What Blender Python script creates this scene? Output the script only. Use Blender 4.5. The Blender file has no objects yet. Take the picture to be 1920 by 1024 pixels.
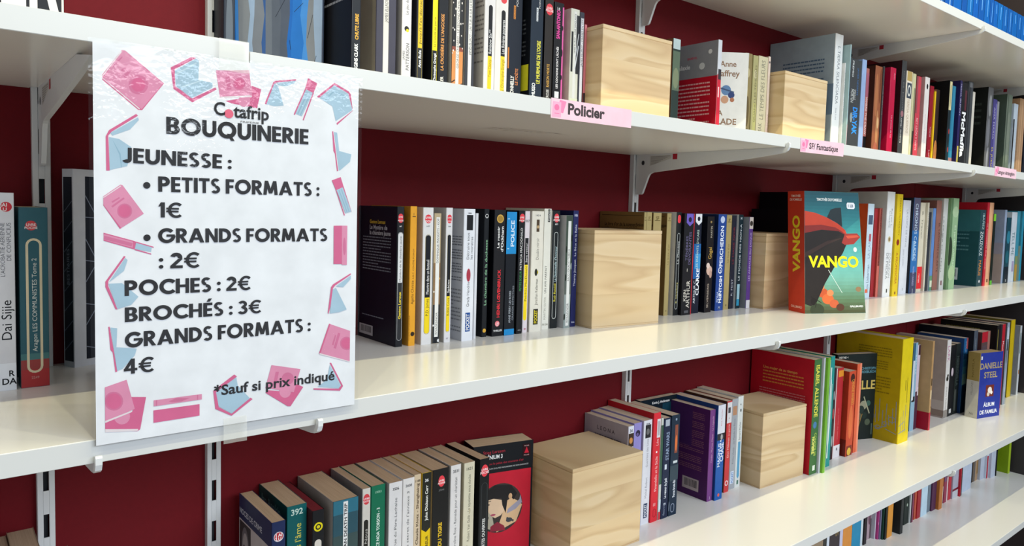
import bpy, math, random
from mathutils import Matrix, Vector
SC = bpy.context.scene
COL = SC.collection
MM = 0.001
# ------------------------------------------------------------------ camera
cam_data = bpy.data.cameras.new('camera')
cam = bpy.data.objects.new('camera', cam_data)
COL.objects.link(cam)
YAW, PITCH, ROLL = math.radians(39.1472), math.radians(3.6557), math.radians(1.5696)
fwd = Vector((math.sin(YAW)*math.cos(PITCH), math.cos(YAW)*math.cos(PITCH), -math.sin(PITCH)))
rgt = Vector((math.cos(YAW), -math.sin(YAW), 0))
upv = rgt.cross(fwd)
r2 = rgt*math.cos(ROLL)+upv*math.sin(ROLL)
u2v = upv*math.cos(ROLL)-rgt*math.sin(ROLL)
cam.matrix_world = Matrix(((r2.x, u2v.x, -fwd.x, -0.27484), (r2.y, u2v.y, -fwd.y, -0.61104), (r2.z, u2v.z, -fwd.z, 1.45003), (0, 0, 0, 1)))
cam_data.sensor_fit = 'HORIZONTAL'
cam_data.sensor_width = 36.0
cam_data.lens = 1371.7/1920*36.0
cam_data.shift_x = -3.96/1920
cam_data.shift_y = -32.18/1920
cam_data.clip_start = 0.02
SC.camera = cam
# ------------------------------------------------------------------ light
SC.view_settings.view_transform = 'Standard'
SC.view_settings.look = 'None'
SC.view_settings.gamma = 1.0
SC.view_settings.exposure = -0.1
SC.view_settings.use_curve_mapping = False
world = bpy.data.worlds.new('room_air')
SC.world = world
world.use_nodes = True
bg = world.node_tree.nodes['Background']
bg.inputs[0].default_value = (0.86, 0.93, 1.0, 1)
bg.inputs[1].default_value = 0.59
def lamp(kind, name, loc, energy, color, **k):
    d = bpy.data.lights.new(name, kind)
    d.energy = energy
    d.color = color
    for a, v in k.items(): setattr(d, a, v)
    o = bpy.data.objects.new(name, d)
    COL.objects.link(o)
    o.location = loc
    return o
# a row of small ceiling spots along the shelves
for i in range(10):
    lamp('POINT', 'ceiling_spot', (-1.06+0.46*i, -0.711, 2.88), 15.8, (1.0, 0.93, 0.58), shadow_soft_size=0.010)
# daylight from the tall windows across the room
w = lamp('AREA', 'window_daylight', (1.3, -3.6, 2.85), 142.0, (0.84, 0.92, 1.0), shape='RECTANGLE', size=3.0, size_y=1.2)
w.rotation_euler = (math.radians(70), 0, 0)
# ------------------------------------------------------------------ materials
def lin(h):
    def f(c):
        c = c/255.0
        return c/12.92 if c <= 0.04045 else ((c+0.055)/1.055)**2.4
    return (f(int(h[0:2], 16)), f(int(h[2:4], 16)), f(int(h[4:6], 16)), 1.0)
MATS = {}
def nodes_of(m):
    m.use_nodes = True
    return m.node_tree.nodes, m.node_tree.links, m.node_tree.nodes['Principled BSDF']
def ink(h, rough=0.42):
    """printed coated card: flat colour with faint rubbing"""
    key = ('ink', h, rough)
    if key in MATS: return MATS[key]
    m = bpy.data.materials.new('card_'+h)
    n, l, b = nodes_of(m)
    tc = n.new('ShaderNodeTexCoord'); no = n.new('ShaderNodeTexNoise'); no.inputs['Scale'].default_value = 45; no.inputs['Detail'].default_value = 4
    mr = n.new('ShaderNodeMapRange'); mr.inputs[1].default_value = 0.3; mr.inputs[2].default_value = 0.7; mr.inputs[3].default_value = 0.93; mr.inputs[4].default_value = 1.04
    mx = n.new('ShaderNodeMix'); mx.data_type = 'RGBA'; mx.blend_type = 'MULTIPLY'; mx.inputs[0].default_value = 1
    mx.inputs[6].default_value = lin(h)
    l.new(tc.outputs['Object'], no.inputs['Vector']); l.new(no.outputs[0], mr.inputs[0]); l.new(mr.outputs[0], mx.inputs[7]); l.new(mx.outputs[2], b.inputs['Base Color'])
    b.inputs['Roughness'].default_value = rough
    b.inputs['Specular IOR Level'].default_value = 0.18
    MATS[key] = m
    return m
def plain(name, h, rough=0.5, spec=0.5, metal=0.0):
    key = ('plain', name)
    if key in MATS: return MATS[key]
    m = bpy.data.materials.new(name)
    n, l, b = nodes_of(m)
    b.inputs['Base Color'].default_value = lin(h)
    b.inputs['Roughness'].default_value = rough
    b.inputs['Specular IOR Level'].default_value = spec
    b.inputs['Metallic'].default_value = metal
    MATS[key] = m
    return m
def pages(h):
    key = ('pages', h)
    if key in MATS: return MATS[key]
    m = bpy.data.materials.new('pages_'+h)
    n, l, b = nodes_of(m)
    tc = n.new('ShaderNodeTexCoord'); mp = n.new('ShaderNodeMapping'); mp.inputs['Scale'].default_value = (1500, 12, 6)
    no = n.new('ShaderNodeTexNoise'); no.inputs['Scale'].default_value = 1.0; no.inputs['Detail'].default_value = 3
    cr = n.new('ShaderNodeValToRGB'); c = lin(h)
    cr.color_ramp.elements[0].position = 0.3; cr.color_ramp.elements[0].color = (c[0]*0.8, c[1]*0.78, c[2]*0.75, 1)
    cr.color_ramp.elements[1].position = 0.7; cr.color_ramp.elements[1].color = (min(1, c[0]*1.1), min(1, c[1]*1.1), min(1, c[2]*1.12), 1)
    l.new(tc.outputs['Object'], mp.inputs[0]); l.new(mp.outputs[0], no.inputs['Vector']); l.new(no.outputs[0], cr.inputs[0]); l.new(cr.outputs[0], b.inputs['Base Color'])
    b.inputs['Roughness'].default_value = 0.9
    b.inputs['Specular IOR Level'].default_value = 0.1
    MATS[key] = m
    return m
def laminate():
    m = plain('white_laminate', 'EFECE6', 0.2, 0.5)
    return m
def wall_paint():
    key = 'wall'
    if key in MATS: return MATS[key]
    m = bpy.data.materials.new('dark_red_panel')
    n, l, b = nodes_of(m)
    tc = n.new('ShaderNodeTexCoord'); no = n.new('ShaderNodeTexNoise'); no.inputs['Scale'].default_value = 220; no.inputs['Detail'].default_value = 5
    cr = n.new('ShaderNodeValToRGB'); a = lin('611018'); c = lin('6C131B')
    cr.color_ramp.elements[0].color = a; cr.color_ramp.elements[1].color = c
    bp = n.new('ShaderNodeBump'); bp.inputs['Strength'].default_value = 0.04; bp.inputs['Distance'].default_value = 0.002
    l.new(tc.outputs['Object'], no.inputs['Vector']); l.new(no.outputs[0], cr.inputs[0]); l.new(cr.outputs[0], b.inputs['Base Color'])
    l.new(no.outputs[0], bp.inputs['Height']); l.new(bp.outputs[0], b.inputs['Normal'])
    b.inputs['Roughness'].default_value = 0.6
    b.inputs['Specular IOR Level'].default_value = 0.12
    MATS[key] = m
    return m
def pine(seed):
    """light pine boards: growth rings stretched along the board, plank to plank shifts"""
    m = bpy.data.materials.new('light_pine')
    n, l, b = nodes_of(m)
    tc = n.new('ShaderNodeTexCoord')
    mp = n.new('ShaderNodeMapping'); mp.inputs['Location'].default_value = (seed*3.1, seed*1.7, seed*0.9); mp.inputs['Scale'].default_value = (1.5, 1.5, 11)
    no = n.new('ShaderNodeTexNoise'); no.inputs['Scale'].default_value = 1.6; no.inputs['Detail'].default_value = 2; no.inputs['Distortion'].default_value = 0.25
    ml = n.new('ShaderNodeMath'); ml.operation = 'MULTIPLY'; ml.inputs[1].default_value = 5
    fr = n.new('ShaderNodeMath'); fr.operation = 'FRACT'
    cr = n.new('ShaderNodeValToRGB')
    e = cr.color_ramp.elements
    e[0].position = 0.0; e[0].color = lin('D8C09A'); e[1].position = 1.0; e[1].color = lin('D8C09A')
    q = e.new(0.55); q.color = lin('D3B88E'); q = e.new(0.82); q.color = lin('C6A880'); q = e.new(0.92); q.color = lin('CFB48A')
    sp = n.new('ShaderNodeSeparateXYZ'); fl = n.new('ShaderNodeMath'); fl.operation = 'MULTIPLY'; fl.inputs[1].default_value = 19.0
    fo = n.new('ShaderNodeMath'); fo.operation = 'FLOOR'; wn = n.new('ShaderNodeTexWhiteNoise'); wn.noise_dimensions = '1D'
    ad = n.new('ShaderNodeMath'); ad.operation = 'ADD'; ad.inputs[1].default_value = seed
    mr = n.new('ShaderNodeMapRange'); mr.inputs[3].default_value = 0.95; mr.inputs[4].default_value = 1.03
    mx = n.new('ShaderNodeMix'); mx.data_type = 'RGBA'; mx.blend_type = 'MULTIPLY'; mx.inputs[0].default_value = 1
    ad2 = n.new('ShaderNodeVectorMath'); ad2.operation = 'ADD'
    l.new(tc.outputs['Object'], mp.inputs[0]); l.new(tc.outputs['Object'], sp.inputs[0])
    l.new(sp.outputs[2], fl.inputs[0]); l.new(fl.outputs[0], fo.inputs[0]); l.new(fo.outputs[0], ad.inputs[0]); l.new(ad.outputs[0], wn.inputs[1])
    l.new(mp.outputs[0], ad2.inputs[0]); l.new(wn.outputs[1], ad2.inputs[1]); l.new(ad2.outputs[0], no.inputs['Vector'])
    l.new(no.outputs[0], ml.inputs[0]); l.new(ml.outputs[0], fr.inputs[0]); l.new(fr.outputs[0], cr.inputs[0])
    l.new(wn.outputs[0], mr.inputs[0]); l.new(cr.outputs[0], mx.inputs[6]); l.new(mr.outputs[0], mx.inputs[7]); l.new(mx.outputs[2], b.inputs['Base Color'])
    b.inputs['Roughness'].default_value = 0.62
    b.inputs['Specular IOR Level'].default_value = 0.25
    return m
def film():
    """clear laminating film with crinkles"""
    m = bpy.data.materials.new('clear_laminating_film')
    m.use_nodes = True
    n, l = m.node_tree.nodes, m.node_tree.links
    n.clear()
    out = n.new('ShaderNodeOutputMaterial'); mix = n.new('ShaderNodeMixShader')
    tr = n.new('ShaderNodeBsdfTransparent'); tr.inputs[0].default_value = (0.96, 0.97, 0.98, 1)
    gl = n.new('ShaderNodeBsdfGlossy'); gl.inputs['Roughness'].default_value = 0.06
    fz = n.new('ShaderNodeFresnel'); fz.inputs[0].default_value = 1.36
    tc = n.new('ShaderNodeTexCoord')
    n1 = n.new('ShaderNodeTexNoise'); n1.inputs['Scale'].default_value = 210; n1.inputs['Detail'].default_value = 2
    n2 = n.new('ShaderNodeTexNoise'); n2.inputs['Scale'].default_value = 9; n2.inputs['Detail'].default_value = 2
    mr = n.new('ShaderNodeMapRange'); mr.inputs[1].default_value = 0.48; mr.inputs[2].default_value = 0.64
    mu = n.new('ShaderNodeMath'); mu.operation = 'MULTIPLY'
    bp = n.new('ShaderNodeBump'); bp.inputs['Strength'].default_value = 0.55; bp.inputs['Distance'].default_value = 0.002
    l.new(tc.outputs['Object'], n1.inputs['Vector']); l.new(tc.outputs['Object'], n2.inputs['Vector'])
    l.new(n2.outputs[0], mr.inputs[0]); l.new(mr.outputs[0], mu.inputs[0]); l.new(n1.outputs[0], mu.inputs[1])
    l.new(mu.outputs[0], bp.inputs['Height']); l.new(bp.outputs[0], gl.inputs['Normal']); l.new(bp.outputs[0], fz.inputs['Normal'])
    ge = n.new('ShaderNodeNewGeometry'); bf = n.new('ShaderNodeMath'); bf.operation = 'SUBTRACT'; bf.inputs[0].default_value = 1.0; fm_ = n.new('ShaderNodeMath'); fm_.operation = 'MULTIPLY'
    l.new(ge.outputs['Backfacing'], bf.inputs[1]); l.new(fz.outputs[0], fm_.inputs[0]); l.new(bf.outputs[0], fm_.inputs[1]); l.new(fm_.outputs[0], mix.inputs[0]); l.new(tr.outputs[0], mix.inputs[1]); l.new(gl.outputs[0], mix.inputs[2]); l.new(mix.outputs[0], out.inputs[0])
    return m
# ------------------------------------------------------------------ mesh helpers (lengths in millimetres)
class MB:
    def __init__(s):
        s.v = []; s.f = []; s.m = []; s.mats = []
    def mi(s, mat):
        if mat not in s.mats: s.mats.append(mat)
        return s.mats.index(mat)
    def face(s, pts, mat):
        i = len(s.v); s.v += [tuple(p) for p in pts]
        s.f.append(tuple(range(i, i+len(pts)))); s.m.append(s.mi(mat))
    def box(s, x0, x1, y0, y1, z0, z1, mat, bev=0.0):
        if bev <= 0:
            i = len(s.v)
            s.v += [(x0, y0, z0), (x1, y0, z0), (x1, y1, z0), (x0, y1, z0), (x0, y0, z1), (x1, y0, z1), (x1, y1, z1), (x0, y1, z1)]
            for q in ((3, 2, 1, 0), (4, 5, 6, 7), (0, 1, 5, 4), (1, 2, 6, 5), (2, 3, 7, 6), (3, 0, 4, 7)):
                s.f.append(tuple(i+k for k in q)); s.m.append(s.mi(mat))
            return
        b = bev
        idx = {}
        for sx in (0, 1):
            for sy in (0, 1):
                for sz in (0, 1):
                    X, Y, Z = (x0, x1)[sx], (y0, y1)[sy], (z0, z1)[sz]
                    dx, dy, dz = (b, -b)[sx], (b, -b)[sy], (b, -b)[sz]
                    for ax, p in enumerate(((X, Y+dy, Z+dz), (X+dx, Y, Z+dz), (X+dx, Y+dy, Z))):
                        idx[(sx, sy, sz, ax)] = len(s.v); s.v.append(p)
        def add(*q): s.f.append(tuple(idx[k] for k in q)); s.m.append(s.mi(mat))
        for c in (0, 1):
            o = (lambda t: t if c else t[::-1])
            add(*o([(c, 0, 0, 0), (c, 1, 0, 0), (c, 1, 1, 0), (c, 0, 1, 0)]))
            add(*o([(0, c, 0, 1), (0, c, 1, 1), (1, c, 1, 1), (1, c, 0, 1)]))
            add(*o([(0, 0, c, 2), (1, 0, c, 2), (1, 1, c, 2), (0, 1, c, 2)]))
        for a in (0, 1):
            for d in (0, 1):
                add((0, a, d, 1), (1, a, d, 1), (1, a, d, 2), (0, a, d, 2))
                add((a, 0, d, 0), (a, 1, d, 0), (a, 1, d, 2), (a, 0, d, 2))
                add((a, d, 0, 0), (a, d, 1, 0), (a, d, 1, 1), (a, d, 0, 1))
                for e in (0, 1): add((a, d, e, 0), (a, d, e, 1), (a, d, e, 2))
    def prism_x(s, yz, x0, x1, mat):
        n = len(yz); i = len(s.v)
        s.v += [(x0, y, z) for y, z in yz]+[(x1, y, z) for y, z in yz]
        s.f.append(tuple(range(i, i+n))); s.m.append(s.mi(mat))
        s.f.append(tuple(range(i+2*n-1, i+n-1, -1))); s.m.append(s.mi(mat))
        for k in range(n):
            j = (k+1) % n
            s.f.append((i+k, i+n+k, i+n+j, i+j)); s.m.append(s.mi(mat))
    def build(s, name, parent=None, loc=None):
        me = bpy.data.meshes.new(name)
        me.from_pydata([(x*MM, y*MM, z*MM) for x, y, z in s.v], [], s.f)
        for m in s.mats: me.materials.append(m)
        me.polygons.foreach_set('material_index', s.m)
        me.update()
        o = bpy.data.objects.new(name, me)
        COL.objects.link(o)
        if parent: o.parent = parent
        if loc: o.location = [c*MM for c in loc]
        return o
def empty(name, x, y, z, yaw=0.0):
    o = bpy.data.objects.new(name, None)
    o.empty_display_size = 0.02
    COL.objects.link(o)
    o.location = (x*MM, y*MM, z*MM); o.rotation_euler = (0, 0, yaw)
    return o
def tag(o, label=None, cat=None, group=None, kind=None):
    if label: o['label'] = label
    if cat: o['category'] = cat
    if group: o['group'] = group
    if kind: o['kind'] = kind
    return o
GLY = {}
def glyphs(text, bold=0):
    """outline of a line of lettering, cap height 1, left end at 0: (points, faces, width)"""
    key = (text, bold)
    if key in GLY: return GLY[key]
    cu = bpy.data.curves.new('lettering', 'FONT')
    cu.body = text; cu.size = 1.0; cu.resolution_u = 3; cu.offset = (0.0, 0.022, 0.036)[bold]; cu.fill_mode = 'FRONT'
    ob = bpy.data.objects.new('lettering', cu)
    me = ob.to_mesh()
    cap = 0.727
    pts = [(v.co.x/cap, v.co.y/cap) for v in me.vertices]
    fs = [tuple(p.vertices) for p in me.polygons]
    ob.to_mesh_clear(); bpy.data.objects.remove(ob); bpy.data.curves.remove(cu)
    if pts:
        x0 = min(p[0] for p in pts); x1 = max(p[0] for p in pts)
        pts = [(p[0]-x0, p[1]) for p in pts]
    else: x0, x1 = 0, 1
    GLY[key] = (pts, fs, max(x1-x0, 1e-3))
    return GLY[key]
def put_text(mb, text, fn, length, cap, mat, bold=0):
    """fn(a, b) gives the 3-D place of a point a along the line and b above its foot; length None keeps natural width"""
    pts, fs, wd = glyphs(text, bold)
    sx = (length/wd) if length else cap
    i = len(mb.v)
    mb.v += [fn(p[0]*sx, p[1]*cap) for p in pts]
    k = mb.mi(mat)
    for f in fs: mb.f.append(tuple(i+q for q in f)); mb.m.append(k)
def disc(cx, cz, rx, rz, n=18):
    return [(cx+rx*math.cos(2*math.pi*i/n), cz+rz*math.sin(2*math.pi*i/n)) for i in range(n)]
def pill(u0, u1, v0, v1, n=8):
    r = min((u1-u0)/2, (v1-v0)/2); c = (u0+u1)/2
    top = [(c+r*math.cos(math.pi*i/n), v1-r+r*math.sin(math.pi*i/n)) for i in range(n+1)]
    bot = [(c-r*math.cos(math.pi*i/n), v0+r-r*math.sin(math.pi*i/n)) for i in range(n+1)]
    if u1-u0 > v1-v0: return disc(c, (v0+v1)/2, (u1-u0)/2, (v1-v0)/2)
    return top+bot

# heavy geometric capitals of the notice (cap height 1, stroke q)
def geo_glyph(ch):
    q = 0.232; P = []
    def R(x0, x1, y0, y1): P.append([(x0, y0), (x1, y0), (x1, y1), (x0, y1)])
    def B(x0, y0, x1, y1, w=q):   # slanted bar cut level at both ends
        P.append([(x0, y0), (x0+w, y0), (x1+w, y1), (x1, y1)])
    def A(cx, cy, rx, ry, a0, a1, w=q, n=22):
        k = max(4, int(abs(a1-a0)/360*n*1.6))
        for i in range(k):
            t0 = math.radians(a0+(a1-a0)*i/k); t1 = math.radians(a0+(a1-a0)*(i+1)/k)
            P.append([(cx+rx*math.cos(t0), cy+ry*math.sin(t0)), (cx+rx*math.cos(t1), cy+ry*math.sin(t1)), (cx+(rx-w)*math.cos(t1), cy+(ry-w)*math.sin(t1)), (cx+(rx-w)*math.cos(t0), cy+(ry-w)*math.sin(t0))])
    w = 0.6
    if ch == 'A': w = .98; B(0, 0, .365, 1, .25); B(.73, 0, .365, 1, .25); R(.22, .76, .2, .36)
    elif ch == 'B': w = .68; R(0, q, 0, 1); A(.38, .735, .265, .265, -90, 90); A(.40, .285, .285, .285, -90, 90); R(q, .39, .815, 1); R(q, .41, .415, .575); R(q, .41, 0, .185)
    elif ch == 'C': w = .84; A(.52, .5, .52, .52, 42, 318)
    elif ch == 'D': w = .8; R(0, q, 0, 1); A(.3, .5, .5, .5, -90, 90); R(q, .31, .795, 1); R(q, .31, 0, q)
    elif ch in 'EÉ': w = .55; R(0, q, 0, 1); R(q, .55, .815, 1); R(q, .52, .41, .59); R(q, .55, 0, .185)
    elif ch == 'F': w = .53; R(0, q, 0, 1); R(q, .53, .815, 1); R(q, .49, .4, .58)
    elif ch == 'G': w = .97; A(.52, .5, .52, .52, 40, 360); R(.5, 1.0, .42, .58); w = 1.0
    elif ch == 'H': w = .76; R(0, q, 0, 1); R(.555, .76, 0, 1); R(q, .555, .41, .59)
    elif ch == 'I': w = q; R(0, q, 0, 1)
    elif ch == 'J': w = .5; R(.295, .5, .22, 1); A(.25, .24, .25, .25, 205, 360)
    elif ch == 'M': w = 1.0; B(0, 0, .1, 1, .225); B(.775, 0, .675, 1, .225); B(.3875, .1, .1, 1, .225); B(.3875, .1, .675, 1, .225)
    elif ch == 'N': w = .8; R(0, q, 0, 1); R(.595, .8, 0, 1); B(.575, 0, 0, 1, .225)
    elif ch == 'O': w = 1.04; A(.52, .5, .52, .52, 0, 360)
    elif ch == 'P': w = .66; R(0, q, 0, 1); A(.36, .68, .32, .32, -90, 90); R(q, .37, .795, 1); R(q, .37, .36, .565); w = .68
    elif ch == 'Q': w = 1.04; A(.52, .5, .52, .52, 0, 360); B(.74, -.14, .5, .28, .2)
    elif ch == 'R': w = .7; R(0, q, 0, 1); A(.36, .7, .3, .3, -90, 90); R(q, .37, .815, 1); R(q, .37, .4, .585); B(.48, 0, .2, .44, .24)
    elif ch == 'S': w = .6; A(.31, .735, .285, .28, 35, 270, .19); A(.29, .265, .3, .28, -145, 90, .19)
    elif ch == 'T': w = .66; R(0, .66, .81, 1); R(.2275, .4325, 0, .81)
    elif ch == 'U': w = .76; R(0, q, .36, 1); R(.555, .76, .36, 1); A(.38, .37, .38, .39, 180, 360)
    elif ch == '€': w = .8; A(.52, .5, .44, .52, 48, 312, .17); R(0, .66, .54, .66); R(0, .64, .35, .47)
    elif ch == '1': w = .34; R(.13, .34, 0, 1); B(0, .72, .13, 1, .1)
    elif ch == '2': w = .64; A(.31, .69, .31, .31, -22, 165); B(0, .16, .4, .6, .25); R(0, .64, 0, .18)
    elif ch == '3': w = .6; A(.27, .735, .29, .27, -90, 150, .185); A(.28, .285, .32, .3, -155, 90, .19); R(.2, .32, .455, .575)
    elif ch == '4': w = .7; R(.37, .57, 0, 1); R(0, .7, .2, .37); B(0, .32, .37, 1, .2)
    elif ch == ':': w = .22; P.append(disc(.11, .12, .115, .115)); P.append(disc(.11, .56, .115, .115))
    elif ch == ' ': w = .2
    if ch == 'É': B(.2, 1.08, .32, 1.3, .2)
    return P, w
def geo_text(mb, text, fn, length, cap, mat):
    x = 0; items = []; k = 0
    for ch in text:
        P, w = geo_glyph(ch); items.append((x, P)); x += w+.075
    tot = x-.075; sx = length/tot
    for ox, P in items:
        for p in P:
            k += 1; pts = [fn((ox+u)*sx, v*cap) for u, v in p]
            mb.face([(a, b-(k % 12)*.003, c) for a, b, c in pts], mat)
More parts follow.
